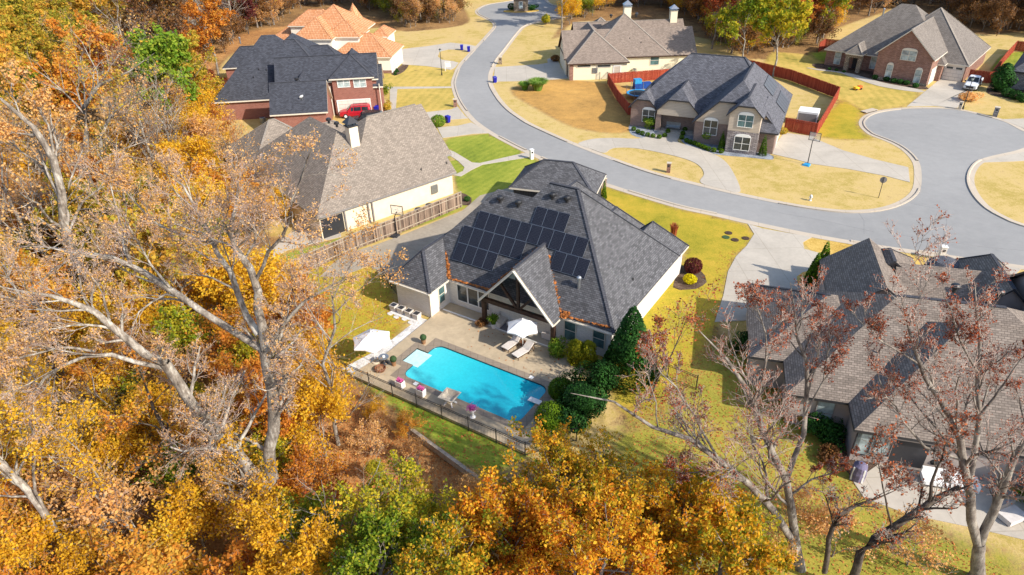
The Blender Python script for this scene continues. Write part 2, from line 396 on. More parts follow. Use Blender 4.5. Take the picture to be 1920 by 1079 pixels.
# kind of cover, soft width of its edge in metres, outline
PATCH = [('gold', 1.2, LAWN),
 ('striped', .5, [(728, 92), (800, 95), (846, 128), (846, 165), (736, 169), (718, 145)]), ('striped', .5, [(735, 171), (846, 166), (858, 203), (845, 208), (796, 214), (735, 210)]),
 ('green', .5, [(832, 262), (870, 256), (917, 252), (955, 272), (983, 289), (930, 304), (893, 308), (870, 300), (838, 278)]), ('green', .5, [(838, 292), (866, 308), (874, 318), (862, 330), (845, 325)]),
 ('green', .6, [(852, 332), (880, 322), (905, 308), (990, 296), (1005, 300), (1050, 319), (1030, 345), (960, 352), (905, 372), (872, 388), (866, 372)]),
 ('mix', 1.0, [(1105, 352), (1128, 350), (1190, 368), (1270, 393), (1340, 408), (1402, 424), (1412, 442), (1400, 462), (1378, 480), (1362, 520), (1356, 556), (1345, 600), (1340, 720), (1290, 800), (1180, 800), (1120, 640), (1180, 600), (1290, 470), (1200, 440), (1110, 380)]),
 ('leafy', 2.5, [(1340, 640), (1420, 640), (1500, 760), (1590, 830), (1610, 930), (1760, 1000), (1900, 1050), (2000, 1200), (1240, 1200), (1190, 900), (1140, 830), (1250, 760)]),
 ('mix', 1.5, [(560, 500), (640, 470), (720, 500), (740, 560), (762, 600), (735, 645), (672, 695), (610, 690), (570, 655), (560, 600), (520, 560)]),
 ('green', .6, [(500, 492), (556, 470), (640, 447), (752, 412), (866, 382), (870, 392), (752, 437), (680, 462), (575, 500), (500, 515)]),
 ('bank', .8, [(610, 690), (675, 697), (790, 748), (905, 800), (1000, 850), (905, 905), (755, 799), (700, 745)]),
 ('striped', 1.5, [(1450, 98), (1580, 112), (1660, 140), (1722, 168), (1700, 200), (1640, 206), (1615, 215), (1560, 185), (1440, 140), (1440, 108)]),
 ('mix', 1.5, [(1528, 232), (1560, 205), (1580, 188), (1612, 206), (1616, 218), (1606, 232), (1620, 252), (1640, 262), (1580, 262), (1540, 258), (1520, 250)]),
 ('green', .5, [(1865, 120), (1895, 100), (1990, 95), (1990, 130), (1868, 140)]),
 ('bank', 2., [(1520, 100), (1560, 96), (1600, 104), (1650, 120), (1600, 124), (1540, 116)]),
 ('brown', 3., [(300, 220), (330, 150), (395, 110), (470, 60), (700, 36), (700, 52), (520, 74), (440, 98), (400, 130), (385, 210), (360, 240)]),
 ('brown', 2., [(520, 640), (620, 702), (700, 750), (755, 803), (905, 915), (1010, 930), (960, 1000), (780, 900), (640, 1000), (560, 900), (540, 760)]),
 ('straw', 1.5, [(1020, 150), (1180, 165), (1192, 205), (1190, 245), (1160, 250), (1080, 240), (1000, 200), (960, 170)])]
def inside_dist(X, Y, poly):
    """signed distance to an outline (positive inside), arrays"""
    P = np.array(poly); Q = np.roll(P, -1, axis=0); d = np.full(X.shape, 1e9); ins = np.zeros(X.shape, bool)
    for (x0, y0), (x1, y1) in zip(P, Q):
        ex, ey = x1-x0, y1-y0; t = np.clip(((X-x0)*ex+(Y-y0)*ey)/(ex*ex+ey*ey+1e-12), 0, 1)
        d = np.minimum(d, np.hypot(X-x0-t*ex, Y-y0-t*ey))
        c = ((y0 > Y) != (y1 > Y)); 
        with np.errstate(divide='ignore', invalid='ignore'): xi = x0+(Y-y0)*ex/(ey if ey else 1e-12)
        ins ^= c & (X < xi)
    return np.where(ins, d, -d)
def make_ground():
    xs = np.concatenate([[-900, -500, -300], np.arange(-200, 180.1, 1.0), [300, 500, 900]]); ys = np.concatenate([[-200, -60, 0], np.arange(8, 250.1, 1.0), [400, 800, 1600]])
    X, Y = np.meshgrid(xs, ys); n, m = X.shape
    V = np.stack([X, Y, np.zeros_like(X)], -1).reshape(-1, 3)
    idx = np.arange(n*m).reshape(n, m); F = np.stack([idx[:-1, :-1], idx[:-1, 1:], idx[1:, 1:], idx[1:, :-1]], -1).reshape(-1, 4)
    me = bpy.data.meshes.new('ground'); me.from_pydata(V.tolist(), [], F.tolist()); names = ['gold', 'striped', 'green', 'mix', 'leafy', 'bank', 'brown', 'straw']
    Wt = {k: np.zeros(X.shape) for k in names}
    for k, soft, pts in PATCH:
        w = np.clip(.5+inside_dist(X, Y, smooth_line(gp(pts), True, 3.))/(2*soft), 0, 1)
        for q in names: Wt[q] = Wt[q]*(1-w)
        Wt[k] = Wt[k]+w
    for k in names:
        at = me.attributes.new('w_'+k, 'FLOAT', 'POINT'); at.data.foreach_set('value', Wt[k].reshape(-1).astype(np.float32))
    t = NT('ground_cover', .95, .08); v = t.coord('Object')
    big = t.noise(v, .10, 4, .6, .5); mid = t.noise(v, .75, 6, .75); fin = t.noise(v, 5.5, 4, .85); jit = t.noise(v, 1.3, 5, .8)
    def cover(cols, a, b, c, stripe=None):
        s = t.math('MULTIPLY_ADD', mid, b, t.math('MULTIPLY', big, a)); s = t.math('MULTIPLY_ADD', t.math('SUBTRACT', fin, .5), c, s)
        if stripe:
            wv = t.n('ShaderNodeTexWave'); wv.inputs['Scale'].default_value = .314/stripe[1]; wv.inputs['Distortion'].default_value = 2.2; wv.inputs['Detail'].default_value = 3; wv.inputs['Detail Scale'].default_value = .35
            t.l(t.mapr(v, rot=(0, 0, stripe[0])), wv.inputs['Vector']); s = t.math('MULTIPLY_ADD', t.math('SUBTRACT', wv.outputs['Fac'], .5), stripe[2], s)
        return t.ramp(s, [(.30+.40*i/(len(cols)-1), H_(c_)) for i, c_ in enumerate(cols)])
    C = cover(['4c3c2a', '785c3e', '9c7a50', 'b08c5c'], .45, .55, .9)
    for k, cols, a, b, c, st in (('gold', ['86704a', 'ac9160', 'c6ac74', 'bea468', 'a8944e'], .55, .6, .65, None), ('striped', ['88803c', 'a6944a', 'c2a65a', 'c8aa60'], .5, .5, .5, (R(12), 1.3, .05)),
                              ('green', ['60702a', '7c8832', '94983c', 'a8a050'], .5, .5, .5, (R(35), .9, .05)), ('mix', ['7a7826', '9c9030', 'b89c3a', 'c2a04c'], .55, .45, .55, None),
                              ('leafy', ['666c26', '868434', 'a09440', 'ac8c44'], .5, .5, .7, None), ('bank', ['55681c', '778a2c', '929a3a', 'a09244'], .5, .5, .6, None),
                              ('brown', ['6c4c30', '986c44', 'b88854', 'c49c64'], .45, .55, .9, None), ('straw', ['84683a', 'a8824a', 'c09452', 'cca05a'], .5, .5, .6, None)):
        at = t.n('ShaderNodeAttribute'); at.attribute_name = 'w_'+k
        e = t.math('MULTIPLY_ADD', t.math('SUBTRACT', jit, .5), 1.1, at.outputs['Fac'])
        f = t.n('ShaderNodeMapRange'); f.inputs[1].default_value = .32; f.inputs[2].default_value = .68; t.l(e, f.inputs[0])
        g = t.math('MULTIPLY', f.outputs[0], t.math('GREATER_THAN', at.outputs['Fac'], .01))
        C = t.mix(g, C, cover(cols, a, b, c, st))
    t.base(C); t.bump(t.math('MULTIPLY_ADD', fin, .6, t.math('MULTIPLY', mid, .6)), .5, .12)
    me.materials.append(t.m); o = bpy.data.objects.new('ground', me); COL.objects.link(o); o['kind'] = 'structure'
make_ground()
def patch(pts, mat, z=.012, sm=True, name='lawn'):
    p = gp(pts); return sheet(name, smooth_line(p, True, .8) if sm else p, mat, z)

# road with its rolled kerbs
EW = [(980, -8), (961, 1), (917, 8.3), (900, 14), (891, 21), (893.4, 28), (906.8, 35), (918.5, 41), (924, 47), (922.5, 54), (913.4, 64), (893.4, 86), (875, 105), (858.4, 124), (850, 142), (845.9, 157), (848.5, 172), (853.5, 186), (861.8, 201), (875, 218.4), (888.5, 232), (917, 252), (953.6, 272), (987, 288.5),
      (1040, 313), (1091.8, 336), (1137.6, 351), (1187.7, 367), (1271, 391.5), (1340, 406.5), (1402.6, 421), (1521.4, 446), (1632, 465), (1754.8, 483), (1817, 492), (1914.6, 506), (2060, 524), (2200, 540)]
EE = [(1026, -8), (1029, 4), (1042, 11), (1075, 17), (1075, 30), (1045, 37), (1022, 41), (996.9, 47), (985, 52), (976.8, 60), (963.5, 76.7), (950, 95), (936.8, 112), (928.5, 127), (923.5, 142), (924.3, 158.5), (930, 171), (942, 189), (958.6, 206.5), (980, 222), (1000, 234), (1048, 256), (1083.4, 271), (1129.3, 289),
      (1187.7, 310.5), (1239.8, 327), (1312.8, 345.5), (1385.8, 362.5), (1463.4, 378.5), (1526, 389), (1588.6, 395), (1640.7, 392), (1678, 381.5), (1703, 366), (1713, 347), (1713.3, 314), (1705.3, 297), (1688.7, 281), (1667.8, 269), (1645, 260), (1628.4, 253), (1614, 241), (1610, 231), (1615, 221.8), (1628, 214), (1650, 208), (1693.4, 203), (1750, 202),
      (1797, 205), (1850, 216.8), (1890, 228), (1920, 243), (1946, 256), (1952, 270), (1920, 286), (1867, 298.5), (1842, 308), (1829, 325), (1827, 345), (1838, 369), (1860, 392), (1888, 408), (1920, 421), (2000, 440), (2200, 470)]
ew = smooth_line(gp(EW), False, .8); ee = smooth_line(gp(EE), False, .8)
sheet('road', ew+ee[::-1], 'asphalt', .024)
MOUTHS = [(893, 85, 4.2), (862, 122, 3.5), (926, 140, 5.6), (876, 222, 3.8), (905, 243, 3.8), (988, 290, 1.6), (1100, 338, 5.4), (1085, 272, 0), (1108, 281, 4.6), (1350, 355, 6.5), (1450, 433, 7), (1655, 467, 2.6), (1850, 496, 4.2), (1712, 330, 4.2), (1745, 202, 5.5), (1905, 236, 4.5), (1905, 290, 5)]
MO = [(*G(x, y)[:2], r) for x, y, r in MOUTHS]
def kerb(line, side):
    P = np.array(line); T = np.gradient(P, axis=0); T /= np.linalg.norm(T, axis=1)[:, None]; N = np.stack([-T[:, 1], T[:, 0]], 1)*side
    g = MB(); k = MB()
    for i in range(len(P)-1):
        a, b = P[i], P[i+1]; na, nb = N[i], N[i+1]
        q = lambda p, n, d, z: (p[0]+n[0]*d, p[1]+n[1]*d, z)
        g.add([q(a, na, -.02, .028), q(b, nb, -.02, .028), q(b, nb, .5, .034), q(a, na, .5, .034)][::(1 if side < 0 else -1)])
        if any(math.hypot(a[0]-x, a[1]-y) < r for x, y, r in MO): 
            g.add([q(a, na, .5, .034), q(b, nb, .5, .034), q(b, nb, .78, .05), q(a, na, .78, .05)][::(1 if side < 0 else -1)]); continue
        k.add([q(a, na, .5, .03), q(b, nb, .5, .03), q(b, nb, .57, .14), q(a, na, .57, .14)])
        k.add([q(a, na, .57, .14), q(b, nb, .57, .14), q(b, nb, .78, .14), q(a, na, .78, .14)])
        k.add([q(a, na, .78, .14), q(b, nb, .78, .14), q(b, nb, .78, .0), q(a, na, .78, .0)])
    g.build('gutter', 'kerb_concrete')['kind'] = 'structure'; k.build('kerb', 'kerb_concrete')['kind'] = 'structure'
kerb(ew, 1); kerb(ee, -1)
# long tar-sealed cracks that the photo shows
cr = MB()
for seg in ([(1708, 383), (1774, 395), (1775, 420), (1769, 435), (1768, 452)], [(1608, 398), (1620, 415), (1606+14, 440)], [(1664, 438), (1768, 454), (1850, 465), (1930, 472)], [(1460, 400), (1540, 414), (1640, 436)]):
    pts = gp(seg)
    for a, b in zip(pts, pts[1:]): cr.bar((*a, .0262), (*b, .0262), .045, .006)
cr.build('road_crack', plain('tar_seal', (.24, .235, .23), .8))['kind'] = 'structure'
# driveways and paths
DR = 'drive_concrete'
def drive(pts, z=.044, name='driveway', sm=True, mat=DR): return sheet(name, smooth_line(gp(pts), True, .6) if sm else gp(pts), mat, z, thick=.04)
drive([(893, 88), (880, 85), (845, 81), (800, 88), (745, 94), (735, 110), (755, 122), (800, 125), (820, 128), (845, 132), (853, 128), (860, 119), (850, 116), (828, 113), (821, 107), (824, 98), (840, 94), (868, 94), (880, 99)], sm=False)
drive([(928, 127), (1010, 122), (1027, 119), (1026, 112), (1036, 109), (1048, 118), (1052, 128), (1066, 148), (1000, 153), (934, 154), (925, 158)], sm=False)
drive([(720, 164), (846, 163.5), (847, 166), (720, 168.5)], sm=False, name='path')
drive([(731, 168), (745, 168), (742, 210), (731, 212)], sm=False, name='path')
drive([(795, 212), (845, 206.5), (858, 201), (872, 219), (878, 223), (840, 226), (800, 226)], sm=False)
drive([(820, 240), (858, 237), (884, 231), (893, 236), (915, 251), (888, 252), (830, 260)], sm=False)
drive([(838, 281), (852, 286), (885, 306), (900, 307), (986, 287.5), (994, 291), (992, 296), (905, 310), (884, 320), (864, 332), (850, 330), (868, 322), (871, 315), (860, 304), (842, 292)], sm=False, name='path')
drive([(1010, 300), (1052, 322), (1098, 341), (1125, 349), (1108, 352), (1085, 345), (1075, 350), (1040, 345)], sm=False, mat='drive_concrete')
drive([(900, 368), (960, 352), (1000, 380), (930, 400), (880, 440), (800, 505), (735, 520), (690, 500), (640, 520), (600, 520), (640, 480), (700, 462), (760, 440), (868, 396)], sm=False, mat='lane_concrete')
drive([(560, 430), (635, 418), (640, 445), (600, 455), (540, 470), (500, 490), (480, 480)], sm=False, mat='drive_concrete')
drive([(1084, 271), (1110, 262), (1150, 260), (1198, 261), (1222, 253), (1252, 246), (1275, 255), (1272, 268), (1320, 283), (1355, 300), (1375, 325), (1388, 361), (1360, 357), (1314, 344), (1320, 328), (1312, 313), (1290, 301), (1245, 289), (1190, 279), (1150, 279), (1133, 288), (1110, 281)], z=.048)
drive([(1448, 290), (1452, 275), (1470, 250), (1524, 257), (1530, 262), (1580, 283), (1640, 300), (1703, 315), (1706, 343), (1660, 331), (1590, 318), (1520, 308), (1492, 300)], sm=False)
drive([(1700, 201), (1762, 150), (1838, 160), (1842, 156), (1820, 175), (1800, 195), (1795, 204), (1750, 200)], sm=False)
drive([(1512, 128), (1545, 132), (1590, 138), (1620, 146), (1660, 157), (1728, 170), (1722, 174), (1650, 163), (1595, 145), (1570, 137), (1535, 133)], name='path')
drive([(1878, 225), (1960, 222), (1960, 262), (1925, 244)], sm=False)
drive([(1838, 306), (1868, 297), (1925, 285), (1960, 300), (1900, 304)], sm=False)
drive([(1402, 421), (1430, 430), (1522, 446), (1505, 456), (1508, 468), (1540, 477), (1620, 488), (1640, 496), (1600, 520), (1500, 517), (1498, 528), (1520, 545), (1560, 560), (1450, 600), (1340, 605), (1356, 556), (1365, 510), (1380, 482), (1400, 462), (1414, 440)], sm=False)
drive([(1621, 461), (1652, 467), (1665, 486), (1640, 500), (1630, 480)], sm=False)
drive([(1800, 488), (1915, 505), (1895, 525), (1900, 560), (1820, 560), (1790, 500)], sm=False)
drive([(1600, 905), (1650, 870), (1720, 880), (1800, 880), (1960, 950), (1990, 1020), (1940, 1018), (1820, 990), (1700, 965), (1620, 935)], sm=False, name='patio')
# oval front islands stay grass; the white mailbox lawn of the lower right house
patch([(1508, 460), (1522, 448), (1632, 467), (1648, 475), (1640, 485), (1560, 478), (1520, 470)], GOLD, .012)
patch([(1676, 476), (1755, 486), (1795, 492), (1800, 508), (1700, 505)], GOLD, .052, False)
patch([(1494, 520), (1520, 508), (1545, 512), (1545, 545), (1505, 545)], GOLD, .052)
# planting beds (bark, gravel)
patch([(1276, 500), (1300, 498), (1322, 518), (1325, 530), (1305, 543), (1275, 545), (1262, 540)], MULCHG, .020, name='mulch_bed')
patch([(862, 362), (884, 372), (880, 386), (868, 386)], MULCHG, .020, name='mulch_bed')
patch([(1180, 236), (1200, 226), (1256, 240), (1250, 258), (1220, 262), (1185, 254)], SLATEG, .020, name='gravel_bed')
patch([(1276, 256), (1300, 235), (1345, 250), (1400, 275), (1440, 288), (1450, 300), (1400, 296), (1340, 290), (1290, 275)], SLATEG, .020, name='gravel_bed')
patch([(1530, 120), (1640, 130), (1735, 162), (1720, 168), (1630, 150), (1570, 136), (1535, 131)], MULCHG, .016, name='mulch_bed')
patch([(1850, 170), (1862, 160), (1925, 172), (1925, 190), (1880, 184), (1853, 177)], MULCHG, .016, name='mulch_bed')
patch([(733, 140), (760, 118), (766, 124), (756, 136), (740, 143)], MULCHG, .016, name='mulch_bed')
patch([(1745, 950), (1620, 935), (1600, 900), (1540, 830), (1510, 800), (1530, 790), (1620, 850)], MULCHG, .024, False, name='mulch_bed')

# ================================================================= HOUSES
class House:
    def __init__(s, name, label, psi, org, roof, wall, fascia='grey_trim', cap='cap_dark', oh=.38, group=None):
        s.O = G(*org); s.ps = R(psi); s.root = thing(name, label, 'house', s.O, s.ps, group)
        c, q = math.cos(s.ps), math.sin(s.ps); s.a = np.array([c, q, 0]); s.b = np.array([-q, c, 0]); s.C = s.L(np.array([0, 0, CAMH]))
        s.roofm, s.wallm, s.fm, s.cm, s.oh = roof, wall, fascia, cap, oh
        s.roof = MB(); s.fas = MB(); s.cap = MB(); s.walls = {}; s.k = 0
    def L(s, X): v = X-s.O; return np.array([v@s.a, v@s.b, X[2]])
    def at(s, px, py, z=0.): return s.L(G(px, py, z))
    def on(s, px, py, side, c):      # photo pixel seen on a wall: side 'y' wall plane y=c, side 'x' wall plane x=c
        r = ray(px, py); Rr = np.array([r@s.a, r@s.b, r[2]]); i = 1 if side == 'y' else 0
        k = (c-s.C[i])/Rr[i]; return s.C+k*Rr
    def block(s, x0, x1, y0, y1, ez, t, axis='x', ends='hh', wall=None, run=None, z0=0., roof=True, nowall=False, tf=None, caps='rab'):
        """one wing: hipped or gabled roof slab over its walls. ends: low end, high end of the ridge axis; run: hip run"""
        s.k += 1; e = s.k*.003; ez += e; x0 -= e; x1 += e; y0 -= e; y1 += e
        tf = tf or (lambda p: p)
        if axis == 'x': A0, A1, B0, B1 = x0, x1, y0, y1; P = lambda a, b, z: tf((a, b, z))
        else: A0, A1, B0, B1 = y0, y1, x0, x1; P = lambda a, b, z: tf((b, a, z))
        fl = axis == 'y'
        hw = (B1-B0)/2; bm = (B0+B1)/2; zr = ez+hw*t; runs = run or (hw, hw); cw = hw*.42; zc = ez+(hw-cw)*t
        ins = lambda i: {'h': runs[i], 'c': cw*.9, 'g': 0}[ends[i]]
        r0 = A0+ins(0); r1 = A1-ins(1)
        if r1 < r0: r0 = r1 = (r0+r1)/2
        th = .20
        def face(mb, pts, m=0, flip=False): mb.add(pts[::-1] if (fl != flip) else pts, m)
        c = [P(A0, B0, ez), P(A1, B0, ez), P(A1, B1, ez), P(A0, B1, ez)]; ra = P(r0, bm, zr); rb = P(r1, bm, zr)
        k0 = [P(A0, bm-cw, zc), P(A0, bm+cw, zc)]; k1 = [P(A1, bm-cw, zc), P(A1, bm+cw, zc)]
        dn = lambda p: (p[0], p[1], p[2]-th)
        same = r1-r0 < .05
        lo0, lo1 = ([k0[0]] if ends[0] == 'c' else []), ([k1[0]] if ends[1] == 'c' else [])
        hi0, hi1 = ([k0[1]] if ends[0] == 'c' else []), ([k1[1]] if ends[1] == 'c' else [])
        R1 = [rb, ra] if not same else [ra]
        fr = [c[0], c[1]]+lo1+R1+lo0; bk = [c[2], c[3]]+hi0+R1[::-1]+hi1
        tops = [fr, bk]
        if ends[0] == 'h': tops.append([c[3], c[0], ra])
        if ends[1] == 'h': tops.append([c[1], c[2], rb])
        if ends[0] == 'c': tops.append([k0[1], k0[0], ra])
        if ends[1] == 'c': tops.append([k1[0], k1[1], rb])
        for q in tops: face(s.roof, q)
        mid1 = {'g': [rb], 'c': k1, 'h': []}[ends[1]]; mid0 = {'g': [ra], 'c': k0[::-1], 'h': []}[ends[0]]
        rim = [c[0], c[1]]+mid1+[c[2], c[3]]+mid0
        for p, q in zip(rim, rim[1:]+rim[:1]): face(s.fas, [dn(p), dn(q), q, p])
        if ends == 'hh': face(s.fas, [dn(p) for p in c], 0, True)
        else:
            for q in tops: face(s.fas, [dn(p) for p in q], 0, True)
        def capbar(p, q):
            v = Vector(p)+Vector((0, 0, .0)); w = Vector(q)+Vector((0, 0, .0)); s.cap.bar(v, w, .26, .05)
        if not same and 'r' in caps: capbar(ra, rb)
        if ends[0] == 'h' and 'a' in caps: capbar(c[0], ra); capbar(c[3], ra)
        if ends[1] == 'h' and 'b' in caps: capbar(c[1], rb); capbar(c[2], rb)
        if nowall: return
        o = s.oh+e*.5; w = s.walls.setdefault(wall or s.wallm, MB()); zt = ez+o*t-.06
        a0, a1, b0, b1 = A0+o, A1-o, B0+o, B1-o
        face(w, [P(a0, b0, z0), P(a1, b0, z0), P(a1, b0, zt), P(a0, b0, zt)])
        face(w, [P(a1, b1, z0), P(a0, b1, z0), P(a0, b1, zt), P(a1, b1, zt)])
        za = ez+hw*t-.06
        for i, a_ in ((0, a0), (1, a1)):
            lo, hi = ((b1, b0) if i == 0 else (b0, b1)); sg = 1 if hi > lo else -1
            tp = {'g': [P(a_, bm, za)], 'c': [P(a_, bm+sg*cw, zc-.06), P(a_, bm-sg*cw, zc-.06)], 'h': []}[ends[i]]
            face(w, [P(a_, lo, z0), P(a_, hi, z0), P(a_, hi, zt)]+tp+[P(a_, lo, zt)])
    def wallbox(s, x0, x1, y0, y1, z0, z1, mat): s.walls.setdefault(mat, MB()).box(x0, x1, y0, y1, z0, z1)
    def finish(s):
        r = s.roof.build('roof', s.roofm, s.root); s.roofo = r
        s.cap.build('ridge_cap', s.cm, r); s.fas.build('fascia', s.fm, s.root)
        for m, b in s.walls.items(): s.wallo = b.build('wall', m, s.root)
    def frame_mesh(s, w, h, d, m, arch=False, cols=1, rows=2, sill=True):
        b = MB(); f = .07
        b.box(-w/2-f, -w/2, -d, .02, -h/2-f, h/2+f); b.box(w/2, w/2+f, -d, .02, -h/2-f, h/2+f)
        b.box(-w/2, w/2, -d, .02, h/2, h/2+f); b.box(-w/2, w/2, -d, .02, -h/2-f, -h/2)
        for i in range(1, cols): x = -w/2+w*i/cols; b.box(x-.035, x+.035, -d+.01, .02, -h/2, h/2)
        for i in range(1, rows): z = -h/2+h*i/rows; b.box(-w/2, w/2, -d+.015, .015, z-.025, z+.025)
        if arch:
            n = 8; pts = [(w/2*math.cos(math.pi*k/n), h/2+f+.28*math.sin(math.pi*k/n)) for k in range(n+1)]
            for (xa, za), (xb, zb) in zip(pts, pts[1:]): b.hexa([(xa, -d, h/2+f-.001), (xa, .02, h/2+f-.001), (xb, .02, h/2+f-.001), (xb, -d, h/2+f-.001), (xa, -d, za+.05), (xa, .02, za+.05), (xb, .02, zb+.05), (xb, -d, zb+.05)])
        return b
    def window(s, px, py, side, c, w, h, frame='white_paint', glass='glass_dark', cols=2, rows=2, arch=False, label=None, out=None, loc=None):
        """window on a wall plane, seen at a photo pixel; side 'y': looks toward -y; 'x': looks toward +x; 'w': toward -x"""
        p = loc if loc is not None else s.on(px, py, 'y' if side == 'y' else 'x', c)
        b = s.frame_mesh(w, h, .07, frame, arch, cols, rows)
        o = b.build('window', frame, s.root, label); g = MB().box(-w/2, w/2, -.03, .01, -h/2, h/2).build('pane', glass, o)
        o.location = tuple(float(v) for v in p); o.rotation_euler = (0, 0, {'y': 0, 'x': R(90), 'w': R(-90)}[side]); return o
    def door(s, px, py, side, c, w, h, mat, name='door', z=None, label=None, trim='white_paint', windows=0, loc=None):
        p = loc if loc is not None else s.on(px, py, 'y' if side == 'y' else 'x', c)
        p = np.array(p, float); p[2] = (h/2+.03) if z is None else z
        b = MB().box(-w/2, w/2, -.04, .03, -h/2, h/2); o = b.build(name, mat, s.root, label)
        t = MB(); t.box(-w/2-.12, -w/2, -.07, .03, -h/2, h/2+.12); t.box(w/2, w/2+.12, -.07, .03, -h/2, h/2+.12); t.box(-w/2, w/2, -.07, .03, h/2, h/2+.12)
        t.build('door_frame', trim, o)
        if name == 'door': MB().box(w*.32, w*.42, -.10, -.04, -.05, .03).build('handle', 'black_metal', o)
        if name == 'garage_door':
            k = MB()
            for i in range(1, 4): k.box(-w/2, w/2, -.05, -.035, -h/2+h*i/4-.012, -h/2+h*i/4+.012)
            k.build('panel_joint', 'grey_trim', o)
            if windows:
                for i in range(windows):
                    x = -w/2+w*(i+.5)/windows; MB().box(x-w/windows*.34, x+w/windows*.34, -.06, -.036, h/2-.5, h/2-.18).build('door_light', 'glass_dark', o)
        o.location = tuple(float(v) for v in p); o.rotation_euler = (0, 0, {'y': 0, 'x': R(90), 'w': R(-90)}[side]); return o
    def vent(s, p, kind='turbine'):
        b = MB()
        if kind == 'turbine': b.lathe([(0, .0), (.14, .0), (.14, .28), (.10, .28), (.30, .34), (.30, .52), (.20, .62), (0, .64)], 12)
        elif kind == 'pipe': b.lathe([(.0, 0), (.05, 0), (.05, .38), (0, .38)], 8)
        elif kind == 'flue': b.lathe([(0, 0), (.13, 0), (.13, .9), (.20, .92), (.20, 1.08), (.10, 1.2), (0, 1.2)], 10)
        o = b.build({'turbine': 'roof_vent', 'pipe': 'vent_pipe', 'flue': 'flue_pipe'}[kind], 'black_metal' if kind != 'flue' else 'galvanised', s.root); o.location = tuple(float(v) for v in p); return o
    def roofpt(s, px, py, side, c, ez, t):     # photo pixel seen on the roof plane rising from the eave y=c ('S') or x=c ('W','E')
        r = ray(px, py); Rr = np.array([r@s.a, r@s.b, r[2]])
        n, d = {'S': ((0, t, -1), t*c-ez), 'W': ((t, 0, -1), t*c-ez), 'E': ((-t, 0, -1), -t*c-ez)}[side]; n = np.array(n, float)
        k = (d-n@s.C)/(n@Rr); return s.C+k*Rr
    def chimney(s, x, y, z0, z1, w, d, mat, cap='dark_frame'):
        b = MB().box(x-w/2, x+w/2, y-d/2, y+d/2, z0, z1); o = b.build('chimney', mat, s.root)
        q = MB(); q.box(x-w/2-.08, x+w/2+.08, y-d/2-.08, y+d/2+.08, z1, z1+.12)
        for dx in (-1, 1):
            for dy in (-1, 1): q.box(x+dx*w*.38-.04, x+dx*w*.38+.04, y+dy*d*.38-.04, y+dy*d*.38+.04, z1+.12, z1+.40)
        a = w/2+.18; e = d/2+.18; z = z1+.40
        pk = (x, y, z+.75); c = [(x-a, y-e, z), (x+a, y-e, z), (x+a, y+e, z), (x-a, y+e, z)]
        for i in range(4): q.add([c[i], c[(i+1) % 4], pk])
        q.add(c[::-1]); q.build('chimney_cap', cap, o); return o

# ---- the solar-panelled house by the pool
mh = House('solar_house', 'white brick house with rows of solar panels on its charcoal roof beside the blue pool', -33.3, (807.6, 596.8), 'shingle_charcoal', 'white_brick', 'cream_trim', 'cap_dark')
t = 1.11; ez = 2.8
mh.block(-3.9, 14, 2.34, 13.9, ez, t, 'x', 'hh', caps='')
mh.block(-.4, 15.9, 2.30, 16.0, ez, t, 'x', 'hh', caps='rb')
mh.block(-3.95, .50, -.35, 8.2, ez, t, 'y', 'hg')
mh.block(10.6, 15.9, 6.5, 18.2, ez, t, 'y', 'gh', caps='b')
mh.block(6.6, 10.9, 9, 19.9, ez, t, 'y', 'gh')
mh.block(.6, 6.75, 9, 22.3, ez, t, 'y', 'gh')
mh.block(4.45, 11.5, 1.0, 8.5, ez, t, 'y', 'gg', nowall=True)
# garage wing turned toward the street
def _gtf(p, c=math.cos(R(15)), q=math.sin(R(15))): return (-5.5+p[0]*c-p[1]*q, 21.1+p[0]*q+p[1]*c, p[2])
mh.block(0, 9.5, 0, 6.2, ez, .75, 'x', 'hh', wall='dark_siding', tf=_gtf)
mh.finish()
# porch: gable siding, truss, posts, beam
pw = MB(); yb = 2.62
pw.add([(4.85, 3.4, 0), (11.1, 3.4, 0), (11.1, 3.4, 3), (7.975, 3.4, 6.3), (4.85, 3.4, 3)]); pw.build('porch_wall', 'white_brick', mh.root)
tr = MB(); tr.bar((4.6, 1.5, 2.62), (11.3, 1.5, 2.62), .30, .34); tr.bar((7.97, 1.5, 2.8), (7.97, 1.5, 6.3), .22, .22)
tr.bar((7.8, 1.5, 2.85), (6.3, 1.5, 4.6), .20, .20, up=(0, 1, 0)); tr.bar((8.15, 1.5, 2.85), (9.65, 1.5, 4.6), .20, .20, up=(0, 1, 0)); tr.build('truss', 'stained_wood', mh.root)
for x in (4.62, 11.15): MB().box(x-.16, x+.16, 1.35, 1.67, 0, 2.5).build('post', 'stained_wood', mh.root)
rk = MB()
for sx in (-1, 1): rk.bar((7.975+sx*3.5, .97, 2.66), (7.975, .97, 6.52), .10, .34, up=(0, 1, 0))
rk.build('rake_board', 'cream_trim', mh.root)
MB().box(4.9, 11.0, 1.2, 3.3, .17, .20).build('porch_floor', 'drive_concrete', mh.root)
mh.window(0, 0, 'y', 0, 1.1, 2.3, 'dark_frame', 'glass_dark', 1, 1, loc=(7.2, 3.36, 3.9), label='tall dark porch window')
mh.window(0, 0, 'y', 0, .8, 2.0, 'dark_frame', 'glass_dark', 1, 1, loc=(9.6, 3.36, 1.2))
mh.window(0, 0, 'y', 0, 1.2, 2.0, 'dark_frame', 'glass_dark', 1, 1, loc=(8.6, 3.36, 1.2))
yS = 2.30+.38; 
for i in range(3): mh.window(0, 0, 'y', 0, 1.0, 1.75, 'white_paint', 'glass_dark', 1, 1, loc=(1.55+1.12*i, 2.67, 1.6))
mh.window(827.5, 552, 'x', .12, .75, 1.6, 'cream_trim', 'glass_green', 1, 2)
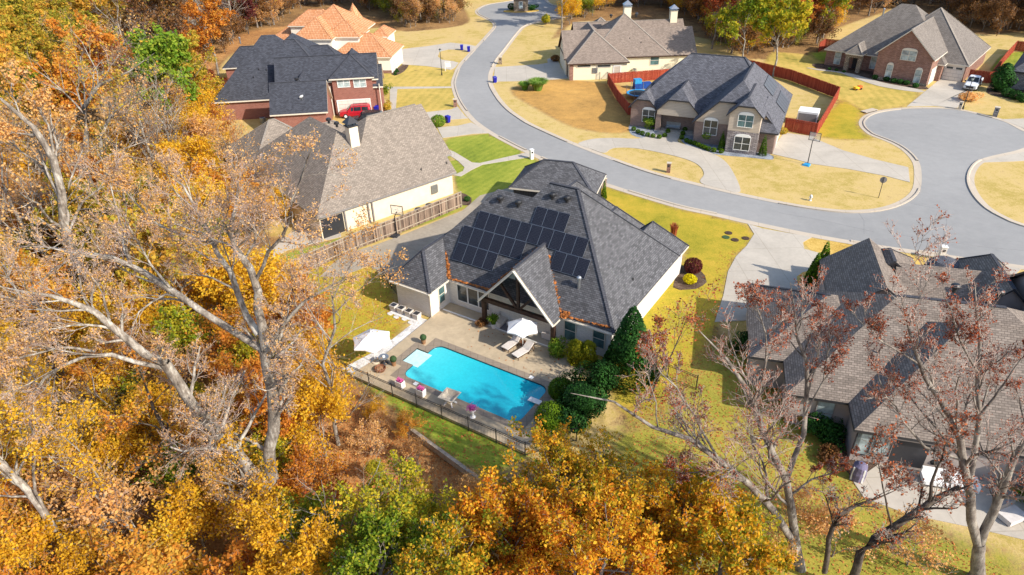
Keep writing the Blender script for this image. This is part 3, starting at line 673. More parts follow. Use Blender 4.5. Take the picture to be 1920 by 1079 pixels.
mh.window(0, 0, 'y', 0, .95, 1.9, 'cream_trim', 'glass_green', 1, 2, loc=(12.05, 2.65, 1.45)); mh.window(0, 0, 'y', 0, .95, 1.6, 'cream_trim', 'glass_green', 1, 2, loc=(14.55, 2.65, 1.6))
for q, c_, r_ in (((.12, -.02), 'x', 0), ((15.56, 2.6), 'x', 0)): MB().box(q[0]-.03, q[0]+.05, q[1]-.05, q[1]+.05, 0, 2.7).build('downpipe', 'cream_trim', mh.root)
gut = MB(); gut.box(.6, 4.4, 2.20, 2.33, 2.60, 2.72); gut.box(11.6, 15.8, 2.16, 2.29, 2.60, 2.72); gut.box(-3.9, .45, -.48, -.36, 2.60, 2.72); gut.build('gutter', 'cream_trim', mh.root)
# fallen leaves caught in the valleys
def litter(mb, a, b, n, w, rng, s=.12):
    a = np.array(a, float); b = np.array(b, float)
    for i in range(n):
        p = a+(b-a)*rng.random()+np.array([rng.gauss(0, w), rng.gauss(0, w*.5), abs(rng.gauss(0, .02))+.06])
        t1 = Vector((rng.uniform(-1, 1), rng.uniform(-1, 1), rng.uniform(-.5, .5))).normalized()*s; t2 = t1.cross(Vector((rng.uniform(-1, 1), rng.uniform(-1, 1), 1))).normalized()*s*.8
        p = Vector(p); mb.add([p-t1, p-t2, p+t1, p+t2])
rg = random.Random(4); lt = MB()
litter(lt, (.55, 2.2, 2.85), (-.9, 3.9, 4.35), 260, .10, rg); litter(lt, (4.45, 2.2, 2.85), (7.6, 5.4, 6.3), 240, .07, rg); litter(lt, (11.5, 2.2, 2.85), (8.6, 5.2, 6.0), 100, .06, rg); litter(lt, (11.6, 2.05, 2.85), (11.9, 2.6, 3.1), 160, .12, rg)
litter(lt, (11.7, 2.3, 2.85), (15.5, 2.5, 3.0), 120, .08, rg); litter(lt, (.6, 2.3, 2.85), (4.4, 2.4, 2.95), 100, .08, rg)
lt.build('fallen_leaves', plain('dry_leaf', (.45, .16, .04), .9, .4, 14), mh.root)['kind'] = 'stuff'
# solar panels: rows follow the front roof plane
def solar(h, u, row, A=1.046, B=1.575, name='solar_panel', cell='solar_cells'):
    x0 = u; al = math.atan(1.11); y = 2.30; base = mh_P0
    def P(a, b_, off): 
        q = base+np.array([a, 0, 0])+b_*np.array([0, -math.cos(al), -math.sin(al)])+off*np.array([0, -math.sin(al), math.cos(al)])
        return tuple(q)
    b0, b1 = row*B, row*B+B-.03; g = .015
    m = MB(); c = [P(x0+g, b1, .10), P(x0+A-g, b1, .10), P(x0+A-g, b0, .10), P(x0+g, b0, .10)]; d = [P(x0+g, b1, .14), P(x0+A-g, b1, .14), P(x0+A-g, b0, .14), P(x0+g, b0, .14)]
    m.hexa(c+d); o = m.build(name, 'galvanised', h.root)
    k = .016; q = [P(x0+g+k, b1-k, .146), P(x0+A-g-k, b1-k, .146), P(x0+A-g-k, b0+k, .146), P(x0+g+k, b0+k, .146)]
    f = MB(); f.add(q, 0, [(0, 0), (8, 0), (8, 12), (0, 12)]); f.build('cell_grid', cell, o)
    return o
_p = mh.roofpt(901.2, 396.7, 'S', 2.30, 2.8, 1.11); mh_P0 = _p.copy()
for r_, u0, n_ in ((0, 0, 10), (1, -.97, 6), (2, -.97, 4)):
    for i in range(n_): solar(mh, u0+1.046*i, r_)
for i in range(3): solar(mh, 5.06+1.046*i, -1)
for i in range(3): solar(mh, 8.05+1.046*i, 1)
for px, py in ((938, 378), (972, 386), (1036.5, 372), (1063.5, 378)): mh.vent(mh.roofpt(px, py, 'S', 2.3, 2.8, 1.11)-np.array([0, 0, .15]))
mh.vent(mh.roofpt(1085, 540, 'S', 2.3, 2.8, 1.11)-np.array([0, 0, .15]), 'flue')
mh.vent(mh.roofpt(1187, 527, 'E', 15.9, 2.8, 1.11)-np.array([0, 0, .1]), 'pipe')

# ---- taupe-roofed cream house left of it
bh = House('stucco_house', 'cream stucco house with huge taupe roof and one cream chimney behind the weathered fence', 39.5, (864, 335), 'shingle_taupe', 'stucco_cream', 'grey_trim', 'cap_light')
bh.block(-20.6, -6.6, -3.5, 17, 2.7, .83, 'y', 'hh', caps='')
bh.block(-17, -3.0, -3.46, 11.6, 2.7, .83, 'x', 'hg', caps='r')
bh.block(-9, -2.2, -1.6, 9.6, 4.2, .83, 'x', 'gg', nowall=True, caps='')
bh.block(-19.6, -10, 14.5, 23.5, 2.7, .8, 'x', 'hh')
bh.block(-13, -5, 9, 17.5, 2.7, .83, 'x', 'gh')
bh.finish()
bh.chimney(-12.6, 2.0, 5.4, 9.1, 1.05, .95, 'stucco_cream')
for px, py in ((617, 232), (632, 239)): bh.vent(bh.at(px, py, 8.2))
bh.vent(bh.at(492, 305, 3.6)-np.array([0, 0, .2]), 'flue')
for px, py in ((838, 308), (790, 320)): bh.vent(bh.roofpt(px, py, 'S', -3.5, 2.7, .83)-np.array([0, 0, .1]), 'pipe')
MB().box(-20.1, -17.6, -3.16, -3.05, .05, 2.2).build('opening_shade', 'dark_frame', bh.root)  # dark slab on the wall paints the shade inside the carport opening
for x in (-17.4, -14.6, -14.1): MB().box(x-.07, x+.07, -3.30, -3.12, 0, 2.6).build('downpipe', 'grey_trim', bh.root)
MB().box(-6.4, -5.6, -3.28, -3.12, .9, 1.9).build('meter_box', 'galvanised', bh.root)

# ---- red brick house with navy roof
nh = House('navy_roof_house', 'red brick two storey house with dark navy roof and a red SUV outside', 6.5, (640, 216), 'shingle_navy', 'red_brick', 'cream_trim', 'cap_dark')
nh.block(-18.9, -1.6, .15, 15.4, 3, 1.03, 'x', 'hh', caps='')
nh.block(-14, 0, 1.2, 13.8, 3.6, 1.03, 'x', 'hh', nowall=True)
nh.block(-9, 3.2, 4.5, 14.2, 3.6, 1.03, 'x', 'hh', nowall=True)
nh.block(-22, -8, 21.2, 27.4, 3, .95, 'x', 'hh')
nh.block(-16, 0, 8, 24, 3, .8, 'x', 'hh', caps='')
nh.block(-9.0, 6.35, -.35, 5.9, 5.3, 1.0, 'x', 'gg')
nh.block(3.0, 6.95, -.32, 5.0, 4.1, 1.0, 'x', 'gg')
nh.block(-.95, 5.75, -.85, 6.5, 5.72, .82, 'y', 'hg')
nh.block(-8.9, -.8, -8.05, -.9, 3, 1.0, 'x', 'gg')
nh.block(-6.2, -3.4, -4.6, 1.8, 5.2, 1.0, 'y', 'hg', nowall=True)
nh.finish()
yw = -.50
nh.door(664.5, 200, 'y', yw-.02, 4.88, 2.3, 'garage_panel', 'garage_door', trim='white_paint')
for px in (644, 674.5): nh.window(px, 156, 'y', -.50, 1.75, 1.25, 'white_paint', 'glass_blind', 2, 2)
for x in (-1.0, 6.4): MB().box(x-.06, x+.06, -.60, -.48, 0, 4.6).build('downpipe', 'cream_trim', nh.root)
nh.vent(nh.at(556, 150, 6.6)-np.array([0, 0, .3])); nh.vent(nh.at(451, 83, 5.8), 'flue')
for px, py in ((476, 148), (486, 133), (500, 134)): nh.vent(nh.roofpt(px, py, 'S', .15, 3, 1.03), 'pipe')

# ---- orange clay tile house
oh_ = House('tile_roof_house', 'white stucco two storey house with orange clay tile hips and a pointed corner turret', -7, (624, 150), 'clay_tile', 'stucco_white', 'cream_trim', 'clay_tile')
ob = oh_.block
ob(-8.7, -.7, 4.8, 14, 6, .78, 'y', 'hg')
ob(-3.0, 3.9, 6.6, 13, 6, .72, 'x', 'hh')
ob(-8.5, 3.2, 7.2, 19.5, 6.02, .74, 'x', 'hh', nowall=True)
ob(-14, -4, 16.6, 23.6, 6, .72, 'x', 'hh')
ob(-19, -7, 15.5, 26, 3, .6, 'x', 'hh')
ob(-1.4, 10.2, 4.1, 13.6, 3, .68, 'x', 'hh')
ob(1.2, 5.0, 21.2, 27.6, 3, .75, 'y', 'hh')
ob(-6, 3.6, 13, 21.5, 3, .6, 'x', 'hh')
oh_.finish()
tb = MB(); tb.lathe([(1.75, 0), (1.75, 6.6)], 12, (-.2, 17.2, 0)); tb.build('turret_wall', 'stucco_white', oh_.root)
tb = MB(); tb.lathe([(2.2, 6.55), (0, 10.2)], 12, (-.2, 17.2, 0)); tb.build('turret_roof', 'clay_tile', oh_.root)
for yy in (6.6, 9.2, 11.6): oh_.door(0, 0, 'x', 0, 2.4, 2.15, 'garage_panel', 'garage_door', loc=(9.84, yy, 1.1))
oh_.window(0, 0, 'x', 0, .8, 1.2, 'white_paint', 'glass_blind', 2, 2, loc=(4.62, 24.3, 1.8)); oh_.window(0, 0, 'x', 0, .8, 1.2, 'white_paint', 'glass_blind', 2, 2, loc=(3.55, 9.3, 4.9))
MB().box(.2, 9.86, 4.42, 4.50, 0, .55).build('plinth', 'mixed_brick', oh_.root)

# ---- tan-roofed house at the top centre
th_ = House('tan_roof_house', 'cream sided house with tan shingle hips and two capped chimneys below the wood', 2, (1180, 143), 'shingle_tan', 'cream_siding', 'stained_wood', 'cap_light')
tb_ = th_.block
tb_(-11.3, -.5, -2.0, 12, 2.9, .76, 'y', 'hg', run=(6.2, 3))
tb_(-11.6, 12.3, 1.35, 11.5, 2.95, .76, 'x', 'gg', caps='')
tb_(-7.2, 7.6, 1.4, 16.2, 3.0, .80, 'x', 'hh')
tb_(-8.5, 4, 10, 19.5, 2.9, .76, 'x', 'gg', caps='r')
tb_(-7.5, 2.2, 12.5, 22.2, 2.9, .80, 'y', 'hh')
tb_(2, 13.6, 13.5, 21.5, 2.9, .76, 'x', 'gg', caps='r')
th_.finish()
th_.chimney(.9, 9.8, 7.0, 9.9, 1.3, 1.2, 'cream_siding', 'galvanised'); th_.chimney(11.6, 17.4, 4.4, 7.6, 1.3, 1.2, 'cream_siding', 'galvanised')
th_.window(1227.5, 114, 'y', 1.72, 1.5, 1.5, 'cream_trim', 'glass_green', 1, 2)
for px in (1095, 1132.5): th_.window(px, 124.5, 'y', -1.64, 2.3, .35, 'cream_trim', 'glass_dark', 1, 1)
th_.door(1157, 130, 'y', -1.64, 1.1, 2.15, 'tan_siding', 'door')
for yy in (1.3, 5.6): th_.door(0, 0, 'w', 0, 3.0, 2.3, 'stained_wood', 'garage_door', loc=(-10.95, yy, 1.15), trim='cream_trim')
MB().box(-10.98, -10.3, -1.72, -1.60, 0, 2.9).build('brick_corner', 'mixed_brick', th_.root)
for px in (1113, 1118): MB().box(-.2, .2, -.12, 0, -.45, .45).build('meter_box', 'galvanised', th_.root).location = tuple(th_.on(px, 133, 'y', -1.63))
for px, py in ((1181, 75), (1202, 83)): th_.vent(th_.roofpt(px, py, 'S', 1.35, 2.95, .76), 'pipe')
th_.vent(th_.roofpt(1193, 33, 'S', 1.4, 3.0, .8)); th_.vent(np.array([-1.2, 14.4, 7.2])); th_.vent(np.array([2.6, 9.4, 8.3]))

# ---- slate-roofed house with stone front
sh = House('stone_front_house', 'brown brick house with clipped slate grey gables and ledge stone bay inside the oval drive', -25, (1361, 282), 'shingle_slate', 'brown_brick', 'dark_frame', 'cap_dark')
sb = sh.block
sb(-14.8, 6.1, 5.1, 18.6, 2.8, .95, 'x', 'hh', caps='rb')
sb(-14.8, -10.5, 4.6, 10, 2.8, 1.05, 'y', 'cg')
sb(-10.8, -4.2, 3.5, 10, 2.8, 1.05, 'y', 'cg', nowall=True)
sb(-5.0, 6.15, 1.0, 18.7, 2.8, 1.0, 'y', 'ch', run=(2.2, 6), caps='r')
sb(-.45, 4.15, -1.15, 6, 5.0, 1.0, 'y', 'cg', wall='tan_siding', z0=2.95)
sb(1.2, 6.1, .15, 7, 2.85, 1.1, 'y', 'hg', caps='')
sh.finish()
def clad(h, mat, x0, x1, y, z0, z1, gable=None, d=.3):
    b = MB(); p = [(x0, z0), (x1, z0), (x1, z1)]+([(gable[0]+gable[2], gable[1]), (gable[0]-gable[2], gable[1])] if gable else [])+[(x0, z1)]
    b.add([(x, y, z) for x, z in p]); b.add([(x, y+d, z) for x, z in p][::-1])
    for (a, c), (e, g) in zip(p, p[1:]+p[:1]): b.add([(e, y, g), (a, y, c), (a, y+d, c), (e, y+d, g)])
    return b.build('wall', mat, h.root)
clad(sh, 'ledge_stone', -.05, 3.80, -.76, 0, 2.95, None, 5)
clad(sh, 'tan_siding', -10.4, -4.6, 3.85, 2.5, 3.0, (-7.5, 4.75, 1.35), .3)
clad(sh, 'tan_siding', -4.5, 5.7, 1.33, 2.95, 3.2, (.58, 5.9, 2.4), .04)
MB().box(-10.3, -4.7, 6.9, 7.1, 0, 2.9).build('porch_wall', 'brown_brick', sh.root)
for x in (-10.2, -4.85): MB().box(x-.35, x+.35, 3.98, 4.75, 0, 2.6).build('porch_pillar', 'brown_brick', sh.root)
MB().box(-10.6, -4.5, 3.9, 7.0, 0, .16).build('porch_floor', 'drive_concrete', sh.root)
sh.door(0, 0, 'y', 0, 1.5, 2.3, 'stained_wood', 'door', loc=(-7.0, 6.86, 0), z=1.3, trim='dark_frame')
def arch(px, py, y, w, h, **k): return sh.window(px, py, 'y', y, w, h, 'white_paint', k.pop('glass', 'glass_dark'), 2, 2, True, **k)
arch(1216, 218, 4.93, 1.7, 1.7); arch(1332, 240, 1.30, 1.7, 1.9); arch(1391, 270, -.80, 1.9, 1.7); arch(1398, 228, -.80, 1.8, 1.5, glass='glass_green', label='upper arched window with teal curtains')
sh.door(0, 0, 'x', 0, 2.6, 2.3, 'garage_panel', 'garage_door', loc=(5.82, 4.4, 1.15)); sh.door(0, 0, 'x', 0, 2.6, 2.3, 'garage_panel', 'garage_door', loc=(5.82, 8.2, 1.15))
def roof_panel(px0, py0, nx, ny, w, l, h, side, c, e, t, mat, name):
    for i in range(nx):
        for j in range(ny):
            p = h.roofpt(px0, py0, side, c, e, t); al = math.atan(t)
            def P(a, b_, o_): return tuple(p+np.array([0, 1, 0])*(a)+b_*np.array([-math.cos(al), 0, math.sin(al)])+o_*np.array([math.sin(al), 0, math.cos(al)]))
            a0, a1, b0, b1 = i*w, i*w+w-.03, j*l, j*l+l-.03
            m = MB(); m.hexa([P(a0, b0, .06), P(a1, b0, .06), P(a1, b1, .06), P(a0, b1, .06), P(a0, b0, .1), P(a1, b0, .1), P(a1, b1, .1), P(a0, b1, .1)]); o = m.build(name, 'dark_frame', h.root)
            f = MB(); f.add([P(a0+.03, b0+.03, .106), P(a1-.03, b0+.03, .106), P(a1-.03, b1-.03, .106), P(a0+.03, b1-.03, .106)], 0, [(0, 0), (6, 0), (6, 10), (0, 10)]); f.build('cell_grid', mat, o)
roof_panel(1471, 214, 5, 1, 1.2, 2.0, sh, 'E', 6.15, 2.8, 1.0, 'solar_dull', 'solar_panel'); roof_panel(1448, 182, 4, 1, 1.4, 2.0, sh, 'E', 6.15, 2.8, 1.0, 'solar_dull', 'solar_panel')

# ---- mixed brick house on the turning circle
kh = House('gable_brick_house', 'mottled red brick house with tall front gable and broad tan roof beside the turning circle', -42, (1737, 164), 'shingle_grey', 'mixed_brick', 'cream_trim', 'cap_light')
kb = kh.block
kb(-18.7, 1, 4.2, 21.6, 2.8, .84, 'x', 'hh', caps='')
kb(-12, 4.2, 5.9, 22.3, 2.8, .86, 'x', 'hh')
kb(-8.9, .2, -.25, 14, 4.3, .93, 'y', 'gg')
kb(-14.3, -11.4, 2.0, 9, 3.1, 1.0, 'y', 'hg', nowall=True)
kh.finish()
for x in (-13.9, -11.8): MB().box(x-.32, x+.32, 2.3, 3.0, 0, 3.0).build('porch_pillar', 'rubble_stone', kh.root)
MB().box(-13.6, -12.1, 2.35, 2.6, 2.4, 3.2).build('porch_arch', 'rubble_stone', kh.root); MB().box(-13.5, -12.2, 4.50, 4.56, .1, 2.5).build('entry_shade', 'dark_frame', kh.root)  # dark slab behind the arch stands in for the entry's shade
MB().box(-8.6, -.1, .02, .10, 0, .45).build('plinth', 'rubble_stone', kh.root)
kw = lambda px, py, y, w, h, a=True: kh.window(px, py, 'y', y, w, h, 'cream_trim', 'glass_blind', 2 if w > 1 else 1, 2, a)
kw(1570.5, 110, 4.52, 1.0, 2.0, False); kw(1644, 118, 4.52, 2.0, 2.2); kw(1704, 105, .08, 2.2, 1.5); kw(1667, 134, .05, .9, 2.0); kw(1720.5, 144, .05, .9, 2.0)
kh.door(0, 0, 'y', 0, 2.74, 2.4, 'garage_panel', 'garage_door', loc=(2.15, 6.22, 1.2), windows=2, trim='cream_trim')
kh.door(0, 0, 'x', 0, 4.6, 2.4, 'garage_panel', 'garage_door', loc=(-.14, 3.4, 1.2), trim='cream_trim')
kh.vent(kh.at(1655, 30, 9.0), 'flue')

# ---- brown-roofed house at the lower right
rh = House('brown_roof_house', 'grey stucco house with sprawling brown shingle roof behind the bare trees at lower right', -16, (1600, 765), 'shingle_brown', 'stucco_grey', 'dark_frame', 'cap_dark')
rb = rh.block
rb(-7.4, 3, .5, 10.6, 2.8, .56, 'x', 'hh', caps='ra')
rb(-5.1, 15, -3.1, 10.5, 2.8, .66, 'x', 'hh', caps='r')
rb(-1.2, 5.6, 8, 16.1, 2.8, .75, 'y', 'gg', caps='')
rb(1.0, 6.6, 13.2, 18.2, 2.8, .75, 'y', 'gh')
rb(4, 13, 10.5, 16.6, 2.8, .6, 'x', 'gg', caps='')
rb(8.6, 13.8, 10, 18.0, 2.8, .95, 'y', 'gh')
rb(12, 24, 5, 15.5, 2.8, .8, 'x', 'gh')
rb(-1.3, 14, -5.6, 7, 2.8, .74, 'x', 'hg', caps='')
rb(9, 22, -9, 4, 2.8, .85, 'x', 'hh')
rh.finish()
rh.window(1545, 775, 'y', -2.76, 1.0, 1.9, 'grey_trim', 'glass_blind', 1, 2)
for px in (1621, 1652): rh.window(px, 833, 'y', -5.27, 1.1, 1.7, 'dark_frame', 'glass_blind', 1, 1)
for px, py, z in ((1505, 557, 4.8), (1789, 546, 8.2), (1872, 556, 7.6)): rh.vent(rh.at(px, py, z)-np.array([0, 0, .1]))
for px, py in ((1647, 664), (1520, 700), (1782, 670)): rh.vent(rh.roofpt(px, py, 'S', -3.1, 2.8, .66), 'pipe')
dm = MB(); dm.lathe([(1.5, 2.8), (1.35, 3.35), (.9, 3.75), (0, 3.95)], 16, (8.6, 16.5, 0)); dm.build('entry_dome', 'shingle_slate', rh.root, smooth=True)
MB().box(-1.0, -.7, -5.3, -3.2, 0, 2.7).build('corner_pier', 'stucco_grey', rh.root)
MB().box(1.2, 3.2, -5.24, -5.18, .2, 2.2).build('patio_door', 'dark_frame', rh.root)

# ---- grey stone house at the right edge
eh = House('grey_stone_house', 'grey stone house with dark roof cut by the right edge of the view', -40, (1889, 166), 'shingle_slate', 'grey_stone', 'dark_frame', 'cap_dark')
eh.block(-.4, 12, -.4, 14, 2.8, .8, 'x', 'hh'); eh.block(3.5, 9.5, -2, 6, 2.8, .9, 'y', 'gg'); eh.finish()
eh.window(0, 0, 'y', 0, 1.2, 1.6, 'white_paint', 'glass_blind', 2, 2, True, loc=(5.0, -1.66, 1.5)); eh.window(0, 0, 'y', 0, 1.2, 1.6, 'white_paint', 'glass_blind', 2, 2, True, loc=(7.6, -1.66, 1.5))

# ---- little stone gatehouse on the island in the road
gx, gy, _ = G(977, 22)
isl = smooth_line([(gx+4.6*math.cos(a), gy+1.9*math.sin(a)) for a in [k*math.pi/6 for k in range(12)]], True, .4)
sheet('island', isl, GOLD, .15, thick=.15); 
gt = thing('gatehouse', 'small tan stone gatehouse with slate roof standing on a kerbed island in the far road', 'gatehouse', (gx, gy+.2, .15), R(-3))
MB().box(-1.8, 1.8, -1.3, 1.3, 0, 3.0).build('wall', 'rubble_stone', gt)
b = MB(); e = 2.3; r0 = 1.75; pts = [(-e, -r0, 2.95), (e, -r0, 2.95), (e, r0, 2.95), (-e, r0, 2.95)]; b.add([pts[0], pts[1], (.6, 0, 4.6), (-.6, 0, 4.6)]); b.add([pts[2], pts[3], (-.6, 0, 4.6), (.6, 0, 4.6)]); b.add([pts[1], pts[2], (.6, 0, 4.6)]); b.add([pts[3], pts[0], (-.6, 0, 4.6)]); b.add(pts[::-1]); b.build('roof', 'shingle_grey', gt)
w_ = MB().box(-.5, .5, -1.36, -1.30, .7, 2.4).build('window', 'white_paint', gt); MB().box(-.4, .4, -1.38, -1.365, .8, 2.3).build('pane', 'glass_blind', w_)

# ================================================================= POOL AND DECK (in the frame of the pool house)
HO, HA, HB = mh.O, mh.a, mh.b
def HP(x, y, z=0.): p = HO+HA*x+HB*y; return (float(p[0]), float(p[1]), float(p[2]+z))
def hpoly(pts): return [HP(x, y)[:2] for x, y in pts]
DZ = .16
dk = [(.12, -.25), (.12, 2.6), (4.4, 2.6), (4.9, 1.6), (11.2, 1.6), (11.4, 2.6), (14.4, 2.4), (14.6, -2.0), (15.2, -9.3), (-.4, -9.3), (.2, -6)]
x0, x1, y0, y1 = 2.95, 13.35, -7.3, -2.85; nx, ny0, ny1 = 1.85, -5.95, -4.1
def rr(x0, x1, y0, y1, r, n=5, notch=True):
    P = []
    for cx, cy, a0 in ((x1-r, y0+r, -90), (x1-r, y1-r, 0), (x0+r, y1-r, 90)):
        P += [(cx+r*math.cos(R(a0+90*k/n)), cy+r*math.sin(R(a0+90*k/n))) for k in range(n+1)]
    if notch: P += [(x0, ny1), (nx, ny1), (nx, ny0), (x0, ny0)]
    P += [(x0+r+r*math.cos(R(180+90*k/n)), y0+r+r*math.sin(R(180+90*k/n))) for k in range(n+1)]
    return P
pool_in = rr(x0, x1, y0, y1, .7)
cop = [(14.0, -7.85), (14.0, -2.25), (2.30, -2.25), (2.30, -3.55), (1.30, -3.55), (1.30, -6.5), (2.30, -6.5), (2.30, -7.85)]
# deck ring with a real opening: outline stitched to the pool by one slit
def ring(name, outer, inner, z, mat, z0, parent=None, kind='structure'):
    o = outer; i = inner[::-1]
    k = min(range(len(o)), key=lambda a: min(math.dist(o[a], q) for q in i)); j = min(range(len(i)), key=lambda a: math.dist(i[a], o[k]))
    loop = o[k:]+o[:k+1]+i[j:]+i[:j+1]
    b = MB(); b.add([(x, y, z) for x, y in loop])
    for L in (outer, inner[::-1]):
        for (a, c), (d, e) in zip(L, L[1:]+L[:1]): b.add([(a, c, z0), (d, e, z0), (d, e, z), (a, c, z)])
    ob_ = b.build(name, mat, parent)
    if kind: ob_['kind'] = kind
    return ob_
def ccw(p): return p if sum(a[0]*b[1]-b[0]*a[1] for a, b in zip(p, p[1:]+p[:1])) > 0 else p[::-1]
ring('pool_deck', ccw(hpoly(dk)), ccw(hpoly(cop)), DZ, 'deck_concrete', 0)
pool = thing('swimming_pool', 'long turquoise swimming pool with rounded corners and shallow white ledge at one end', 'swimming pool', HP(0, 0), R(-33.3))
c_ = ring('coping', ccw(cop), ccw(pool_in), DZ+.01, 'coping_stone', .0, pool, None)
b = MB(); L = ccw(rr(x0+.02, x1-.02, y0+.02, y1-.02, .7))
for (a, c), (d, e) in zip(L, L[1:]+L[:1]): b.add([(d, e, .0), (a, c, .0), (a, c, DZ-.02), (d, e, DZ-.02)])
b.build('tile_band', 'pool_tile', pool)
MB().box(nx+.03, x0+.45, ny0+.03, ny1-.03, .02, .054).build('ledge', plain('wet_plaster', (.50, .74, .76), .2), pool)
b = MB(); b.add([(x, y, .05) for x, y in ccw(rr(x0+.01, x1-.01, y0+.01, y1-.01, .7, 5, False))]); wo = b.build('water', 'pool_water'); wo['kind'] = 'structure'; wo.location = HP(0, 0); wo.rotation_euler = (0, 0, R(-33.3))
sheet('gravel_strip', hpoly([(-3.6, -1.25), (-3.6, -.5), (.12, -.45), (.18, -6), (-.4, -9.1), (-1.6, -9.1), (-.75, -5.6), (-.75, -1.25)]), GRAVEL, .05, thick=.05)
sb_ = MB(); sb_.bar((.3, 1.38, DZ+.03), (4.5, 1.38, DZ+.03), .12, .06); sb_.bar((4.9, 1.40, DZ+.03), (13.0, 1.40, DZ+.03), .12, .06)
o = sb_.build('deck_drain', 'white_paint'); o['kind'] = 'structure'; o.location = HP(0, 0); o.rotation_euler = (0, 0, R(-33.3))
def put(b, name, mats, label, cat, x, y, z=DZ, rz=0., group=None, parts=(), smooth=False, bevel=0):
    if parts:
        t_ = thing(name, label, cat, HP(x, y, z), R(-33.3)+rz, group)
        for pb, pn, pm in parts: pb.build(pn, pm, t_, smooth=smooth)
        return t_
    o = b.build(name, mats, smooth=smooth, bevel=bevel); o.location = HP(x, y, z); o.rotation_euler = (0, 0, R(-33.3)+rz); return tag(o, label, cat, group)
# parasols
def parasol(label, x, y, r=1.5, zr=2.05, zt=2.75, tilt=(0, 0), rz=0., loc=None):
    t_ = thing('parasol', label, 'parasol', loc if loc is not None else HP(x, y, DZ), R(-33.3)+rz, 'white parasols by the pool')
    MB().tube((0, 0, 0), (0, 0, zt+.05), .028, .024, 8).build('pole', 'white_paint', t_)
    b = MB(); n = 6; ap = (0, 0, zt); rim = [(r*math.cos(2*math.pi*k/n), r*math.sin(2*math.pi*k/n), zr+tilt[0]*math.cos(2*math.pi*k/n)) for k in range(n)]
    for k in range(n):
        a, c = rim[k], rim[(k+1) % n]; m = [(a[i]+c[i])/2*.94 for i in range(2)]+[(a[2]+c[2])/2+.06]; q1 = [a[i]*.5 for i in range(2)]+[zt-(zt-a[2])*.44]; q2 = [c[i]*.5 for i in range(2)]+[zt-(zt-c[2])*.44]
        qm = [(q1[i]+q2[i])/2 for i in range(2)]+[(q1[2]+q2[2])/2-.03]
        b.add([ap, q1, qm]); b.add([ap, qm, q2]); b.add([q1, a, m, qm]); b.add([qm, m, c, q2])
        b.add([a, (a[0], a[1], a[2]-.09), (m[0], m[1], m[2]-.08), m]); b.add([m, (m[0], m[1], m[2]-.08), (c[0], c[1], c[2]-.09), c])
    b.build('canopy', 'canvas_white', t_)
    for k in range(n): MB().bar((0, 0, zt-.10), (rim[k][0]*.97, rim[k][1]*.97, rim[k][2]-.03), .025).build('rib', 'cream_trim', t_)
    MB().lathe([(0, 0), (.05, 0), (.03, .12), (0, .16)], 8, (0, 0, zt)).build('finial', 'white_paint', t_)
    MB().lathe([(0, .0), (.28, 0), (.26, .07), (.05, .10), (.05, .3), (0, .3)], 14).build('base', 'cast_stone', t_)
parasol('white six sided parasol over the two loungers in front of the porch', 9.15, .2, 1.36)
parasol('white six sided parasol at the gravel strip corner of the pool deck', .25, -7.2, 1.62, 2.1, 2.9, rz=.3)
# loungers
def lounger(label, x, y, rz):
    t_ = thing('sun_lounger', label, 'sun lounger', HP(x, y, DZ), R(-33.3)+rz, 'sun loungers under the parasol')
    MB().box(-.33, .33, 0, 1.25, .30, .40).build('seat_cushion', 'cushion', t_, bevel=.03)
    b = MB(); b.hexa([(-.33, 1.25, .30), (.33, 1.25, .30), (.33, 1.85, .78), (-.33, 1.85, .78), (-.33, 1.20, .40), (.33, 1.20, .40), (.33, 1.79, .86), (-.33, 1.79, .86)]); b.build('backrest_cushion', 'cushion', t_)
    f = MB()
    for sx in (-.34, .34): f.bar((sx, 0, .27), (sx, 1.3, .27), .04); f.bar((sx, 1.3, .27), (sx, 1.9, .75), .04)
    f.bar((-.34, 0, .27), (.34, 0, .27), .04); f.bar((-.34, 1.75, .02), (-.34, 1.6, .5), .03); f.bar((.34, 1.75, .02), (.34, 1.6, .5), .03); f.build('frame', 'stained_wood', t_)
    for sx in (-.3, .3):
        for yy in (.12, 1.25): MB().bar((sx, yy, 0), (sx, yy, .27), .045).build('leg', 'stained_wood', t_)
lounger('beige cushioned sun lounger nearer the facade, half under the white parasol', 8.15, -.95, R(-8)); lounger('beige cushioned sun lounger standing nearer the pool edge', 9.35, -1.35, R(-14))
b = MB(); b.lathe([(0, 0), (.22, 0), (.16, .22), (.26, .42), (0, .44)], 12); put(b, 'side_table', 'rust_metal', 'small woven stool between the two sun loungers', 'side table', 9.0, .45)
# round topiary pots
def topiary(label, x, y, loc=None, s=1.):
    t_ = thing('topiary_pot', label, 'potted plant', loc or HP(x, y, DZ), 0, 'ball topiaries at the shallow end'); t_.scale = (s,)*3
    MB().lathe([(0, 0), (.15, 0), (.21, .42), (.18, .42), (.17, .36), (0, .36)], 14).build('pot', 'terracotta', t_)
    rg = random.Random(int(x*7)); b = MB()
    for k in range(700):
        v = Vector((rg.gauss(0, 1), rg.gauss(0, 1), rg.gauss(0, 1))).normalized(); p = v*.27*rg.uniform(.85, 1.03)+Vector((0, 0, .62)); u = v.orthogonal().normalized()*.035; w = v.cross(u)
        b.add([p-u, p-w, p+u, p+w])
    b.lathe([(0, .40), (.16, .45), (.235, .62), (.16, .80), (0, .85)], 12); b.build('foliage', 'topiary_leaf', t_)
topiary('green ball topiary in tan pot nearer the house at the shallow pool end', 1.95, -3.35); topiary('green ball topiary in tan pot nearer the iron fence at the shallow pool end', 1.55+.2, -6.75)
